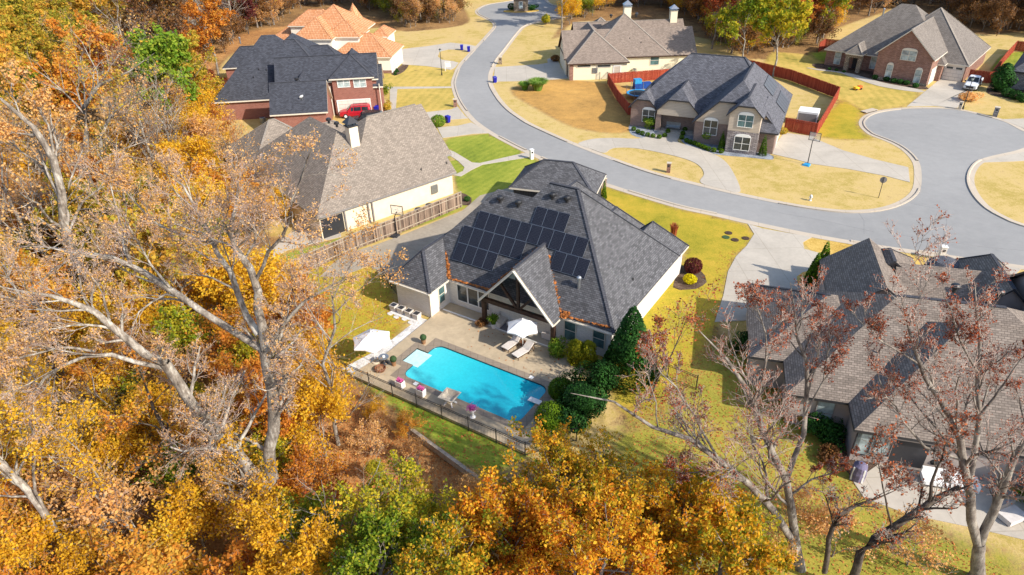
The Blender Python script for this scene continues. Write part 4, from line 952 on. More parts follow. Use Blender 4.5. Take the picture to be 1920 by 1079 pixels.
# fire bowl, round table, flower boxes, stone basin, lids, board
b = MB(); b.lathe([(0, .0), (.34, 0), (.46, .22), (.40, .30), (.28, .16), (0, .14)], 14); b2 = MB(); rg = random.Random(3)
for k in range(16):
    a = rg.uniform(0, 6.3); q = rg.uniform(0, .26); b2.lathe([(0, 0), (.09, .03), (.07, .12), (0, .15)], 6, (q*math.cos(a), q*math.sin(a), .14))
put(None, 'fire_bowl', None, 'low rusty fire bowl filled with lava rocks by the parasol', 'fire bowl', 1.25, -7.75, parts=((b, 'bowl', 'rust_metal'), (b2, 'lava_rock', 'terracotta')))
b = MB(); b.lathe([(0, .62), (.40, .62), (.40, .66), (0, .66)], 18); c2 = MB(); c2.lathe([(.30, 0), (.33, .04), (.05, .30), (.30, .60), (.27, .60), (.02, .30), (.28, 0)], 12); d2 = MB().lathe([(0, .66), (.13, .66), (.10, .74), (0, .76)], 10)
put(None, 'round_table', None, 'small round wire table with white dish under the parasol', 'table', .95, -6.95, parts=((b, 'table_top', 'galvanised'), (c2, 'base', 'dark_frame'), (d2, 'dish', 'white_paint')))
def flowerbox(label, x, y):
    t_ = thing('flower_box', label, 'planter', HP(x, y, DZ), R(-33.3), 'white flower boxes along the iron fence')
    MB().box(-.30, .30, -.22, .22, 0, .55).build('box', 'white_paint', t_); MB().box(-.25, .25, -.17, .17, .55, .57).build('soil', 'mulch', t_)
    rg = random.Random(int(x*10)); b = MB()
    for k in range(160):
        p = Vector((rg.uniform(-.27, .27), rg.uniform(-.18, .20), rg.uniform(.60, .72))); u = Vector((rg.uniform(-1, 1), rg.uniform(-1, 1), rg.uniform(-.3, .3))).normalized()*.035; w = u.cross(Vector((0, 0, 1)))
        b.add([p-u, p-w, p+u, p+w])
    b.build('flowers', 'pink_petal', t_)
flowerbox('white box of pink flowers nearest the parasol along the iron fence', 3.85, -8.45); flowerbox('white box of pink flowers second along the iron fence', 5.75, -8.35)
t_ = thing('flower_stand', 'white stand of pink and white flowers at the fence beyond the stone basin', 'planter', HP(10.3, -8.3, DZ), R(-33.3))
MB().lathe([(0, 0), (.22, 0), (.10, .1), (.10, .5), (.26, .62), (.24, .75), (0, .72)], 12).build('stand', 'white_paint', t_); b = MB(); rg = random.Random(8)
for k in range(260):
    p = Vector((rg.gauss(0, .16), rg.gauss(0, .16), rg.uniform(.75, .98))); u = Vector((rg.uniform(-1, 1), rg.uniform(-1, 1), .2)).normalized()*.045; w = u.cross(Vector((0, 0, 1))); b.add([p-u, p-w, p+u, p+w])
b.build('flowers', 'pink_petal', t_)
t_ = thing('stone_basin', 'square cream stone basin raised on crossed legs at the near pool edge', 'water basin', HP(8.15, -8.05, DZ), R(-33.3+4))
b = MB(); T, I, Bq = .62, .50, .30
def q4(r, z): return [(-r, -r, z), (r, -r, z), (r, r, z), (-r, r, z)]
lv = [q4(Bq, .45), q4(T, .85), q4(I, .85), q4(Bq*.8, .55)]
for A, B_ in zip(lv, lv[1:]):
    for i in range(4): b.add([A[i], A[(i+1) % 4], B_[(i+1) % 4], B_[i]])
b.add(lv[-1]); b.add(lv[0][::-1]); b.build('basin', 'cast_stone', t_)
for sx in (-1, 1): MB().bar((sx*.35, -.3, 0), (sx*.05, 0, .47), .09).build('leg', 'white_paint', t_); MB().bar((sx*.35, .3, 0), (sx*.05, 0, .47), .09).build('leg', 'white_paint', t_)
for lab, x, y in (('white square skimmer lid in the far pool coping', 11.6, -2.55), ('white square skimmer lid in the near pool coping', 4.6, -7.6)):
    put(MB().box(-.16, .16, -.16, .16, .012, .035), 'skimmer_lid', 'white_paint', lab, 'lid', x, y, group='skimmer lids in the coping')
t_ = thing('diving_board', 'short white board jutting over the deep end of the pool', 'diving board', HP(13.6, -4.75, DZ), R(-33.3)); MB().box(-.85, .1, -.22, .22, .10, .15).build('board', 'white_paint', t_); MB().box(-.25, .1, -.2, .2, .01, .10).build('stand', 'cast_stone', t_)
# four planters, stepping stones
for i, lab in enumerate(('leftmost', 'second from left', 'third from left', 'rightmost')):
    t_ = thing('wall_planter', 'cream square planter, %s of four along the house wall' % lab, 'planter', HP(-3.45+.85*i, -.72, .05), R(-33.3), 'four planters along the wing wall')
    b = MB(); b.hexa([(-.24, -.24, 0), (.24, -.24, 0), (.24, .24, 0), (-.24, .24, 0), (-.30, -.30, .55), (.30, -.30, .55), (.30, .30, .55), (-.30, .30, .55)]); b.build('tub', 'cushion', t_); MB().box(-.24, .24, -.24, .24, .552, .56).build('soil', 'dark_frame', t_)
for i in range(4): put(MB().prism([(.28*math.cos(k*1.05+i), .22*math.sin(k*1.05+i)) for k in range(6)], 0, .05), 'stepping_stone', 'step_stone', 'pale stepping stone in the grass by the four planters', 'stepping stone', -3.4+.8*i, -1.35-.12*(i % 2), 0.01, group='stepping stones by the planters')
# porch furniture
def sofa(label, x, y, w, rz, cat='sofa', name='sofa'):
    t_ = thing(name, label, cat, HP(x, y, .20), R(-33.3)+rz)
    MB().box(-w/2, w/2, -.4, .4, .1, .38).build('seat', 'cushion', t_, bevel=.04); MB().box(-w/2, w/2, .28, .45, .1, .82).build('backrest', 'cushion', t_, bevel=.04)
    for sx in (-1, 1): MB().box(sx*(w/2+.07)-.08, sx*(w/2+.07)+.08, -.4, .45, .1, .6).build('armrest', 'cushion', t_, bevel=.03)
    if w > 1.2:
        for sx in (-.5, .45): MB().box(sx-.2, sx+.2, .05, .25, .38, .74).build('pillow', 'canvas_white', t_, bevel=.05)
sofa('long beige sofa on the covered porch left of the coffee table', 5.75, 3.0-.55, 1.9, R(90)); sofa('beige armchair on the porch right of the coffee table', 7.65, 2.75, .7, R(-60), 'armchair', 'armchair'); sofa('beige armchair at the right porch post', 10.2, 2.5, .7, R(-90), 'armchair', 'armchair')
put(MB().box(-.75, 1.1, -.9, .8, 0, .02), 'rug', 'rug', 'grey rug under the porch seating', 'rug', 6.7, 2.3, .205)
t_ = thing('coffee_table', 'low cream coffee table in the middle of the porch rug', 'coffee table', HP(6.7, 2.5, .22), R(-33.3)); MB().box(-.3, .3, -.45, .45, .30, .36).build('table_top', 'cushion', t_)
for sx in (-.25, .25):
    for sy in (-.4, .4): MB().box(sx-.03, sx+.03, sy-.03, sy+.03, 0, .30).build('leg', 'cushion', t_)

# ================================================================= TREES
def norm(v): return v/np.maximum(np.linalg.norm(v, axis=-1, keepdims=True), 1e-9)
def resample(pts, rad, k=9):
    pts = np.array(pts, float); d = np.r_[0, np.cumsum(np.linalg.norm(np.diff(pts, axis=0), axis=1))]; t = np.linspace(0, d[-1], k)
    return np.stack([np.interp(t, d, pts[:, i]) for i in range(3)], 1), np.interp(t, d, rad)
def tube_arrays(P, Rd, sides):
    """P (B,k,3) R (B,k)"""
    B, k, _ = P.shape; T = norm(np.gradient(P, axis=1)); ref = np.where(np.abs(T[..., 2:3]) < .9, np.array([0, 0, 1.]), np.array([1., 0, 0]))
    U = norm(np.cross(T, ref)); Wv = np.cross(T, U); a = np.arange(sides)*2*np.pi/sides
    V = P[:, :, None]+Rd[:, :, None, None]*(U[:, :, None]*np.cos(a)[None, None, :, None]+Wv[:, :, None]*np.sin(a)[None, None, :, None])
    idx = np.arange(B*k*sides).reshape(B, k, sides); n = np.roll(idx, -1, axis=2)
    F = np.stack([idx[:, :-1], n[:, :-1], n[:, 1:], idx[:, 1:]], -1).reshape(-1, 4)
    return V.reshape(-1, 3), F
def spawn(rng, P, Rd, L, n, ratio, ang, k, tmin=.25, up=.25, wob=.18, rr_=.55, rmin=.006, taper=.35, droop=0):
    B, K, _ = P.shape; t = rng.uniform(tmin, 1., (B, n))*(K-1); i = np.minimum(t.astype(int), K-2); f = (t-i)[..., None]
    bi = np.arange(B)[:, None]; p0 = P[bi, i]*(1-f)+P[bi, i+1]*f; r0 = (Rd[bi, i]*(1-f[..., 0])+Rd[bi, i+1]*f[..., 0])*rr_
    T = norm(P[bi, i+1]-P[bi, i]); az = rng.normal(size=(B, n, 3)); side = norm(az-T*(az*T).sum(-1, keepdims=True)); th = np.radians(rng.normal(ang, 10, (B, n, 1)))
    d = norm(T*np.cos(th)+side*np.sin(th)+np.array([0, 0, up])); ln = (L[:, None]*ratio*(1.15-.5*t/(K-1))*rng.uniform(.7, 1.25, (B, n)))
    d = d.reshape(-1, 3); p = p0.reshape(-1, 3); ln = ln.reshape(-1); pts = [p]
    for j in range(k-1):
        p = p+d*(ln/(k-1))[:, None]; pts.append(p); d = norm(d+rng.normal(0, wob, d.shape)+np.array([0, 0, up*.25-droop]))
    r0 = np.maximum(r0.reshape(-1), rmin); Rc = r0[:, None]*np.linspace(1, taper, k)[None]
    return np.stack(pts, 1), np.maximum(Rc, rmin*.6), ln
def leaf_arrays(rng, P, n, size, spread, flat=.0, elong=1.5):
    B, K, _ = P.shape; t = rng.uniform(.25, 1., (B, n))*(K-1); i = np.minimum(t.astype(int), K-2); f = (t-i)[..., None]; bi = np.arange(B)[:, None]
    c = (P[bi, i]*(1-f)+P[bi, i+1]*f+rng.normal(0, spread, (B, n, 3))).reshape(-1, 3); N = len(c)
    nr = rng.normal(size=(N, 3)); nr[:, 2] = np.abs(nr[:, 2])+flat; nr = norm(nr); u = norm(np.cross(nr, rng.normal(size=(N, 3)))); w = np.cross(nr, u)
    s = size*rng.uniform(.6, 1.3, (N, 1)); u = u*s*elong*.5; w = w*s*.5
    V = np.stack([c-u, c-w, c+u, c+w], 1).reshape(-1, 3); F = np.arange(N*4).reshape(-1, 4)
    lc = np.clip(np.repeat(rng.uniform(0, 1, B), n)*.55+rng.uniform(0, 1, N)*.45, 0, 1); return V, F, lc
def np_mesh(name, V, F, mat, lc=None, smooth=False):
    me = bpy.data.meshes.new(name); me.vertices.add(len(V)); me.vertices.foreach_set('co', np.ascontiguousarray(V, dtype=np.float32).reshape(-1))
    me.loops.add(F.size); me.loops.foreach_set('vertex_index', np.ascontiguousarray(F, dtype=np.int32).reshape(-1)); me.polygons.add(len(F)); me.polygons.foreach_set('loop_start', np.arange(0, F.size, 4, dtype=np.int32))
    if smooth: me.polygons.foreach_set('use_smooth', np.ones(len(F), bool))
    me.update(calc_edges=True); me.validate(); me.materials.append(M(mat) if isinstance(mat, str) else mat)
    if lc is not None: at = me.attributes.new('lc', 'FLOAT', 'FACE'); at.data.foreach_set('value', lc.astype(np.float32))
    return me
def join(parts):
    Vs, Fs, o = [], [], 0
    for V, F in parts: Vs.append(V); Fs.append(F+o); o += len(V)
    return np.concatenate(Vs), np.concatenate(Fs)
def link(name, me, parent): o = bpy.data.objects.new(name, me); COL.objects.link(o); o.parent = parent; return o
def tree_meshes(seed, limbs, levels, leaf, bark_='bark_pale', twig='twig_grey', leafmat='leaf_orange', lk=9, skip0=False):
    """limbs: [(points, radii)], levels: list of spawn settings, leaf: (level, per branch, size, spread)"""
    rng = np.random.default_rng(seed); PR = [resample(p, r, lk) for p, r in limbs]
    P = np.stack([p for p, r in PR]); Rd = np.stack([r for p, r in PR]); L = np.linalg.norm(np.diff(P, axis=1), axis=2).sum(1)
    P[:, 1:-1] += rng.normal(0, .012, P[:, 1:-1].shape)*L[:, None, None]*.5
    wood = [tube_arrays(P, Rd, 9)]; tw = []; lv = []
    if skip0 and len(P) > 1: P, Rd, L = P[1:], Rd[1:], L[1:]
    for li, S in enumerate(levels):
        if S.get('only'): pass
        P, Rd, L = spawn(rng, P, Rd, L, **{k: v for k, v in S.items()})
        (wood if li < 2 else tw).append(tube_arrays(P, Rd, 6 if li == 0 else (4 if li == 1 else 3)))
        for (lev, n, size, spread) in leaf:
            if lev == li and n: lv.append(leaf_arrays(rng, P, n, size, spread))
    Vw, Fw = join(wood); out = [np_mesh('trunk', Vw, Fw, bark_, smooth=True)]
    out.append(np_mesh('twigs', *join(tw), twig) if tw else None)
    if lv:
        V, F = join([(a, b) for a, b, c in lv]); out.append(np_mesh('crown', V, F, leafmat, np.concatenate([c for a, b, c in lv])))
    else: out.append(None)
    return out
def plant_tree(name, label, cat, meshes, loc=(0, 0, 0), rz=0, sc=1., group=None):
    t_ = thing(name, label, cat, loc, rz, group); t_.scale = (sc,)*3
    a = link('trunk', meshes[0], t_)
    if meshes[1]: link('twigs', meshes[1], a)
    if meshes[2]: link('crown', meshes[2], t_)
    return t_
# ---- the tall trees of the foreground, their limbs where the photo shows them
def hero(label, Y0, limbs, seed, levels, leaf, leafmat, name='bare_tree', cat='tree', group=None, bark_='bark_pale', twig='twig_grey', foot=None, thick=.66):
    base = GY(*foot[:2], Y0) if foot else GY(*limbs[0][0][0][:2], Y0); B = np.array([base[0], Y0, 0.])
    LL = []
    for pts, ra in limbs:
        q = [GY(p[0], p[1], Y0+(p[2] if len(p) > 2 else 0))-B for p in pts]; rr3 = list(ra) if ra[-1] > .09 else list(ra[:-1])+[.014]; k_ = .92 if ra[0] >= .2 else (.8 if ra[0] >= .15 else thick); LL.append((q, k_*np.interp(np.linspace(0, 1, len(q)), np.linspace(0, 1, len(ra)), rr3)))
    b0 = LL[0][0][0]; LL[0] = ([np.array([b0[0]*.6, b0[1], -.2])]+list(LL[0][0]), np.r_[LL[0][1][0]*1.25, LL[0][1]])
    if len(LL) > 1: LL[0][1][-1] = min(LL[0][1][-1], 1.12*LL[1][1][0])
    for j in range(1, len(LL)):
        if np.linalg.norm(LL[j][0][0]-LL[0][0][-1]) < 1.2: LL[j] = ([LL[0][0][-1]+(LL[0][0][-2]-LL[0][0][-1])*.12]+list(LL[j][0]), np.r_[LL[j][1][0], LL[j][1]])
    return plant_tree(name, label, cat, tree_meshes(seed, LL, levels, leaf, bark_, twig, leafmat, skip0=len(LL[0][0]) < 4 or len(LL) > 5), B, group=group)
LV = [dict(n=10, ratio=.33, ang=42, k=6, up=.12, wob=.20, rr_=.42), dict(n=7, ratio=.50, ang=38, k=5, up=.15, wob=.22, rr_=.5), dict(n=6, ratio=.50, ang=38, k=4, up=.1, wob=.25, rr_=.55, rmin=.010), dict(n=5, ratio=.55, ang=40, k=3, up=.05, wob=.25, rr_=.6, rmin=.010)]
hero('great pale forked tree left of the pool, bare limbs reaching across the wood', 27.5,
     [([(532, 985), (520, 930)], [.46, .42]), ([(520, 930), (507, 850), (513, 780), (507, 710), (497, 655)], [.38, .36, .34, .32]), ([(522, 935), (462, 868, -.3), (423, 830, -.6), (375, 778, -.9), (345, 735, -1.1), (309, 680, -1.4)], [.36, .34, .30, .27]),
      ([(497, 660), (455, 631, .4), (408, 605, .7), (359, 575, 1), (304, 535, 1.4), (234, 495, 1.8), (188, 476, 2.1), (107, 465, 2.6), (30, 462, 3)], [.21, .18, .15, .05]), ([(497, 655), (490, 600), (478, 530, -.3), (457, 487, -.5), (430, 449, -.7), (443, 379, -1), (447, 340, -1)], [.26, .2, .13, .05]),
      ([(485, 628), (466, 596, .5), (441, 535, .8), (419, 492, 1), (398, 457, 1.2), (376, 409, 1.5), (344, 350, 1.8), (305, 322, 2)], [.2, .15, .1, .04]), ([(510, 640), (539, 596, -.3), (565, 572, -.5), (600, 545, -.6), (632, 530, -.8), (670, 520, -1)], [.13, .1, .04]),
      ([(309, 680, -1.4), (250, 650, -1.6), (201, 605, -1.8), (140, 570, -2), (79, 552, -2.2), (0, 538, -2.4)], [.24, .18, .12, .05]), ([(305, 690, -1.4), (245, 677, -2), (178, 660, -2.4), (87, 700, -2.8), (38, 777, -3.2), (0, 794, -3.4)], [.16, .12, .08, .04]), ([(398, 457, 1.2), (350, 440, 1.6), (309, 433, 1.8), (255, 384, 2.2), (220, 340, 2.6)], [.12, .09, .04]),
      ([(178, 660, -2.4), (120, 650, -2.8), (50, 668, -3.2), (0, 676, -3.4)], [.10, .08, .04]), ([(478, 530, -.3), (505, 470, -.6), (534, 440, -.8), (552, 360, -1), (575, 300, -1.2), (592, 262, -1.3)], [.13, .10, .04])],
     11, LV, [(3, 1, .062, .08)], 'leaf_peach', foot=(537, 1000), twig='twig_pink')
LVt = [dict(n=9, ratio=.30, ang=44, k=5, up=.12, wob=.2, rr_=.42), dict(n=6, ratio=.52, ang=40, k=4, up=.12, wob=.22, rr_=.5), dict(n=5, ratio=.5, ang=40, k=3, up=.1, wob=.25, rr_=.6, rmin=.009)]
hero('slim pale tree standing before the left wing of the solar house', 33.5, [([(638, 893), (632, 840), (630, 790), (618, 720), (612, 690), (622, 640), (628, 590), (624, 540), (630, 490)], [.19, .14, .11, .04]), ([(622, 640), (590, 600), (570, 560), (550, 500)], [.07, .03]), ([(626, 590), (670, 545), (715, 510), (745, 500)], [.07, .03]), ([(625, 560), (655, 500), (680, 450), (690, 420)], [.06, .025]), ([(618, 720), (585, 690), (565, 660)], [.06, .03])], 21, LVt, [(1, 1, .085, .1), (2, 2, .085, .14)], 'leaf_peach')
hero('lichen grey leaning trunk crossing the bottom left corner', 24.5, [([(146, 1062), (93, 981), (58, 932), (0, 868), (-60, 815), (-130, 760)], [.23, .20, .12]), ([(93, 981), (60, 900), (70, 840), (40, 760), (20, 700)], [.14, .04]), ([(58, 932), (-10, 930), (-80, 900)], [.1, .04])], 31, LV[:3], [(1, 2, .11, .1), (2, 4, .11, .14)], 'leaf_gold')
hero('pale low tree with a long level limb at lower left', 25, [([(300, 1060), (286, 1019), (219, 972), (140, 968), (60, 990), (0, 1040)], [.17, .12, .05]), ([(219, 972), (170, 920), (110, 870), (60, 830)], [.09, .04]), ([(200, 960), (190, 900), (150, 850), (100, 800), (60, 780)], [.08, .03])], 32, LVt, [(2, 2, .11, .12)], 'leaf_gold')
hero('dark slanting trunk among the golden understory left of the great forked tree', 29, [([(370, 950), (352, 900), (335, 853), (318, 820), (303, 795), (280, 750), (262, 690)], [.22, .18, .05]), ([(335, 853), (350, 800), (372, 755)], [.1, .04]), ([(318, 820), (290, 800), (240, 790), (200, 800)], [.09, .04])], 33, LVt, [(2, 3, .12, .12)], 'leaf_orange', bark_='bark_dark')
hero('short broken pale trunk close left of the forked tree base', 27, [([(482, 1000), (470, 940), (461, 905), (440, 850), (430, 800)], [.17, .13, .04]), ([(461, 905), (430, 880), (400, 900)], [.06, .03])], 34, LVt, [(2, 3, .12, .12)], 'leaf_gold')
hero('thin split grey snag at the bottom edge between gold and green crowns', 22.5, [([(640, 1079), (618, 1050), (612, 990), (610, 947), (602, 900)], [.14, .10, .03]), ([(640, 1060), (655, 1020), (668, 960), (700, 900), (715, 860)], [.08, .03])], 35, LVt[:2], [(1, 1, .1, .1)], 'leaf_rust')
hero('white stemmed tree with forked top in the upper left wood', 62, [([(160, 330), (158, 300), (162, 240), (158, 215), (175, 185), (182, 160), (210, 140), (250, 130), (290, 100)], [.30, .22, .07]), ([(158, 215), (145, 170), (148, 130), (140, 90)], [.14, .05]), ([(188, 290), (195, 240), (215, 210), (245, 185), (290, 160)], [.2, .06]), ([(162, 300), (188, 275), (190, 240)], [.18, .1]), ([(210, 215), (222, 170), (228, 140)], [.1, .04])], 36, LVt, [(2, 1, .16, .2)], 'leaf_olive')
hero('pale crooked tree at the left edge above mid height', 48, [([(112, 400), (110, 330), (100, 285), (78, 255), (40, 215), (0, 185)], [.34, .26, .1]), ([(78, 255), (40, 252), (0, 244)], [.16, .08]), ([(100, 285), (88, 230), (60, 180), (40, 150)], [.14, .05])], 37, LV[:3], [(2, 2, .14, .16)], 'leaf_peach')
# right hand bare trees with rust seed clusters
LR = [dict(n=10, ratio=.25, ang=36, k=6, up=.30, wob=.16, rr_=.45), dict(n=7, ratio=.50, ang=36, k=4, up=.28, wob=.2, rr_=.5, rmin=.012), dict(n=6, ratio=.50, ang=38, k=4, up=.2, wob=.22, rr_=.6, rmin=.013), dict(n=2, ratio=.6, ang=38, k=3, up=.15, wob=.22, rr_=.7, rmin=.010)]
hero('grey many stemmed bare tree with rust clusters, left of the brown roofed house', 23.2,
     [([(1503, 1079), (1497, 1045)], [.36, .32]), ([(1495, 1045), (1456, 966), (1400, 906), (1345, 858), (1290, 830), (1215, 790), (1150, 755), (1070, 738)], [.24, .18, .10, .03]), ([(1500, 1040), (1486, 966), (1473, 906), (1452, 845), (1416, 763), (1385, 705), (1350, 660), (1310, 620)], [.26, .2, .12, .04]),
      ([(1473, 906), (1500, 840, .3), (1511, 780, .5), (1513, 704, .6), (1503, 653, .7), (1490, 590, .8), (1482, 530, .9)], [.17, .12, .04]), ([(1416, 763), (1432, 700), (1440, 640), (1425, 580), (1405, 540)], [.10, .03]), ([(1345, 858), (1300, 780), (1270, 730), (1230, 690), (1215, 640)], [.10, .03]), ([(1510, 780), (1540, 720), (1555, 650), (1550, 590)], [.08, .03]),
      ([(1480, 930), (1520, 900), (1560, 890), (1600, 860)], [.1, .03]), ([(1400, 906), (1340, 880), (1290, 890), (1240, 880)], [.08, .03])], 41, LR, [(2, 1, .07, .04), (3, 1, .055, .03)], 'leaf_rust', bark_='bark_grey', twig='twig_pink')
hero('tall grey forked bare tree with rust seed clusters at the lower right edge', 22.2,
     [([(1832, 1079), (1836, 1019)], [.40, .36]), ([(1836, 1019), (1822, 960), (1818, 905), (1800, 862), (1787, 800), (1762, 745), (1725, 690), (1700, 620), (1690, 560)], [.26, .2, .12, .04]), ([(1836, 1019), (1865, 960), (1882, 900), (1905, 850), (1930, 800), (1960, 740)], [.24, .18, .08]),
      ([(1818, 905), (1828, 840, .3), (1837, 780, .5), (1834, 687, .6), (1834, 600, .7), (1828, 530, .8)], [.18, .13, .04]), ([(1762, 745), (1744, 700), (1700, 665), (1650, 640), (1610, 600)], [.10, .03]), ([(1837, 780), (1870, 735), (1905, 690), (1940, 640)], [.10, .03]), ([(1800, 862), (1740, 840), (1700, 800), (1660, 740), (1640, 680)], [.12, .03]), ([(1822, 960), (1780, 920), (1720, 905), (1660, 900)], [.10, .03]), ([(1834, 700), (1800, 640), (1780, 580), (1765, 540)], [.08, .03])], 42, LR, [(2, 1, .07, .04), (3, 1, .055, .03)], 'leaf_rust', bark_='bark_grey', twig='twig_pink')
hero('dark brown low forked trunk leaning right in the lower right thicket', 21.6, [([(1600, 1085), (1616, 1026), (1673, 990), (1742, 943), (1799, 913)], [.24, .2, .10]), ([(1742, 943), (1752, 890), (1768, 850), (1790, 800)], [.13, .04]), ([(1546, 1073), (1553, 1003), (1570, 968), (1633, 936), (1680, 920)], [.18, .12, .05]), ([(1673, 990), (1655, 930), (1650, 880), (1655, 830)], [.08, .03])], 43, LR, [(2, 1, .09, .10)], 'leaf_rust', bark_='bark_dark')
hero('dark thin trunk leaning right of the round topiaries', 37, [([(1197, 812), (1215, 760), (1240, 700), (1272, 640), (1290, 590)], [.12, .10, .04]), ([(1240, 700), (1225, 650), (1235, 610)], [.05, .02])], 44, LVt, [(2, 3, .11, .12)], 'leaf_rust', bark_='bark_dark')

# ---- prototypes for the woods
def proto(seed, H, rad, limbs, leafn, size, mat, bark_='bark_pale', twig='twig_grey', spread=.20, lo=.3, up=.25, lev3=True, lean=.06):
    rng = np.random.default_rng(seed); tr_ = [(rng.normal(0, lean*H*z, 2).tolist()+[z*H]) for z in (0, .25, .5, .75, 1.)]; tr_[0] = [0, 0, -.3]
    lev = [dict(n=limbs, ratio=rad/H*1.15, ang=55, k=6, tmin=lo, up=up, wob=.15, rr_=.5), dict(n=6, ratio=.55, ang=42, k=4, up=.2, wob=.2, rr_=.5)]
    if lev3: lev.append(dict(n=4, ratio=.55, ang=42, k=3, up=.1, wob=.25, rr_=.6, rmin=.014))
    return tree_meshes(seed, [(tr_, [H*.016+.05, H*.013, H*.010, H*.006, .02])], lev, [(len(lev)-1, leafn, size, spread), (1, max(1, leafn//2), size, spread)] if leafn else [], bark_, twig, mat)
KIND = {}
for k, (n_, args) in {
  'olive': (3, dict(H=14, rad=4.6, limbs=22, leafn=14, size=.28, mat='leaf_olive')), 'orange': (3, dict(H=13, rad=4.2, limbs=20, leafn=14, size=.27, mat='leaf_orange')), 'gold': (2, dict(H=9, rad=3.4, limbs=18, leafn=13, size=.20, mat='leaf_gold')),
  'peach': (3, dict(H=14, rad=4.6, limbs=20, leafn=2, size=.17, mat='leaf_peach', spread=.2)), 'bare': (2, dict(H=16, rad=4.2, limbs=18, leafn=1, size=.16, mat='leaf_brown', spread=.2, up=.4)), 'brown': (3, dict(H=14, rad=4.2, limbs=20, leafn=5, size=.28, mat='leaf_brown', bark_='bark_grey', spread=.3)),
  'rust': (2, dict(H=12, rad=4.0, limbs=20, leafn=8, size=.28, mat='leaf_rust', bark_='bark_grey')), 'green': (2, dict(H=10, rad=3.8, limbs=20, leafn=13, size=.28, mat='leaf_green')), 'lime': (2, dict(H=11, rad=4.2, limbs=20, leafn=11, size=.30, mat='leaf_greenyellow')), 'maroon': (1, dict(H=9, rad=3.4, limbs=18, leafn=8, size=.26, mat='leaf_maroon', bark_='bark_dark')),
  'scrub': (3, dict(H=4.6, rad=2.9, limbs=16, leafn=7, size=.22, mat='leaf_brown', lo=.1, spread=.3)), 'scrubgold': (2, dict(H=4.4, rad=2.8, limbs=16, leafn=12, size=.16, mat='leaf_gold', lo=.1, spread=.3)), 'scrubpeach': (2, dict(H=4.6, rad=3.0, limbs=16, leafn=4, size=.18, mat='leaf_peach', lo=.1, twig='twig_pink', spread=.25)), 'scruborange': (2, dict(H=4.8, rad=3.0, limbs=16, leafn=12, size=.17, mat='leaf_orange', lo=.1)), 'scrubgreen': (2, dict(H=3.8, rad=2.6, limbs=16, leafn=12, size=.15, mat='leaf_greenyellow', lo=.1))}.items():
    KIND[k] = [proto(100+7*i+len(k)*31+ord(k[0]), **args) for i in range(n_)]
DESC = dict(olive='olive yellow broadleaf tree', orange='orange leaved autumn tree', gold='golden yellow leaved tree', peach='half bare peach leaved tree', bare='leafless pale grey tree', brown='brown leaved thin crowned tree', rust='rust red leaved tree', green='bright green leafy tree', lime='yellow green leafy tree', maroon='dark maroon leaved tree',
            scrub='brown twiggy understory bush', scrubgold='golden leaved understory bush', scrubpeach='pinkish bare twiggy bush', scruborange='orange leaved understory bush', scrubgreen='green and yellow understory bush')
HOUSES_XY = [(h.O, h.a, h.b) for h in ()]
placed = []
def scatter(where, poly, spacing, weights, seed, smin=.75, smax=1.15, maxn=999, avoid=()):
    rg = random.Random(seed); P = gp(poly); xs = [p[0] for p in P]; ys = [p[1] for p in P]; X0, X1, Y0, Y1 = min(xs), max(xs), max(min(ys), 6), max(ys)
    c = []; y = Y0
    while y < Y1:
        x = X0
        while x < X1: c.append((x+rg.uniform(-.45, .45)*spacing, y+rg.uniform(-.45, .45)*spacing)); x += spacing
        y += spacing*.87
    rg.shuffle(c); cx = np.array([q[0] for q in c]); cy = np.array([q[1] for q in c]); ok = inside_dist(cx, cy, P) > 0
    ks = list(weights); n = 0
    for (x, y), o_ in zip(c, ok):
        if not o_ or n >= maxn: continue
        if any(math.hypot(x-a, y-b) < r for a, b, r in avoid): continue
        # outside what the photo sees: left out
        d = np.array([x, y, 6-CAMH]); zz = d@_fwd
        if zz < 1: continue
        px = 960+F_PX*(d@_r)/zz; py = 540-F_PX*(d@_u)/zz
        if px < -140 or px > 2060 or py > 1330: continue
        k = rg.choices(ks, [weights[q] for q in ks])[0]; m = rg.choice(KIND[k]); s_ = rg.uniform(smin, smax); n += 1
        plant_tree(k.replace('scrub', '')+'_bush' if k != 'scrub' and 'scrub' in k else ('twiggy_bush' if k == 'scrub' else k+'_leaf_tree' if k != 'bare' else 'leafless_tree'), DESC[k]+' in the wood '+where, 'bush' if 'scrub' in k else 'tree', m, (x, y, 0), rg.uniform(0, 6.28), s_, group=DESC[k].split(' ')[0]+(' bushes' if 'scrub' in k else ' trees')+' in the wood '+where)
    return n
WL = 'left of the houses'; WN = 'nearest the camera at left'
NT_ = 0
NT_ += scatter('filling the upper left corner', [(-250, 420), (-60, 250), (0, 20), (60, -20), (230, -20), (255, 60), (280, 120), (200, 170), (260, 260), (160, 420)], 7.4, dict(olive=6, orange=1.3, gold=1, peach=1.2, lime=.5), 1, .8, 1.1)
NT_ += scatter('behind the navy roof', [(240, -20), (520, -20), (505, 40), (440, 85), (395, 115), (370, 150), (330, 190), (250, 200), (290, 120), (260, 60)], 6.6, dict(bare=5, brown=3, peach=4, rust=1), 2, .8, 1.1)
NB0 = scatter('behind the navy roof', [(240, -20), (520, -20), (505, 40), (440, 85), (385, 130), (370, 180), (330, 200), (250, 200), (290, 120), (260, 60)], 4.6, dict(scrubpeach=4, scrub=4, scruborange=1), 16, .6, .95)
NT_ += scatter('left of the houses', avoid=[(*G(312, 180, 8)[:2], 6.5)], poly=[(-260, 700), (-150, 420), (160, 400), (260, 240), (330, 200), (385, 240), (430, 290), (445, 340), (480, 430), (440, 500), (440, 620), (300, 700), (100, 760)], spacing=7.6, weights=dict(peach=4, olive=4, orange=.6, gold=1.5, bare=4), seed=3, smin=.65, smax=.95)
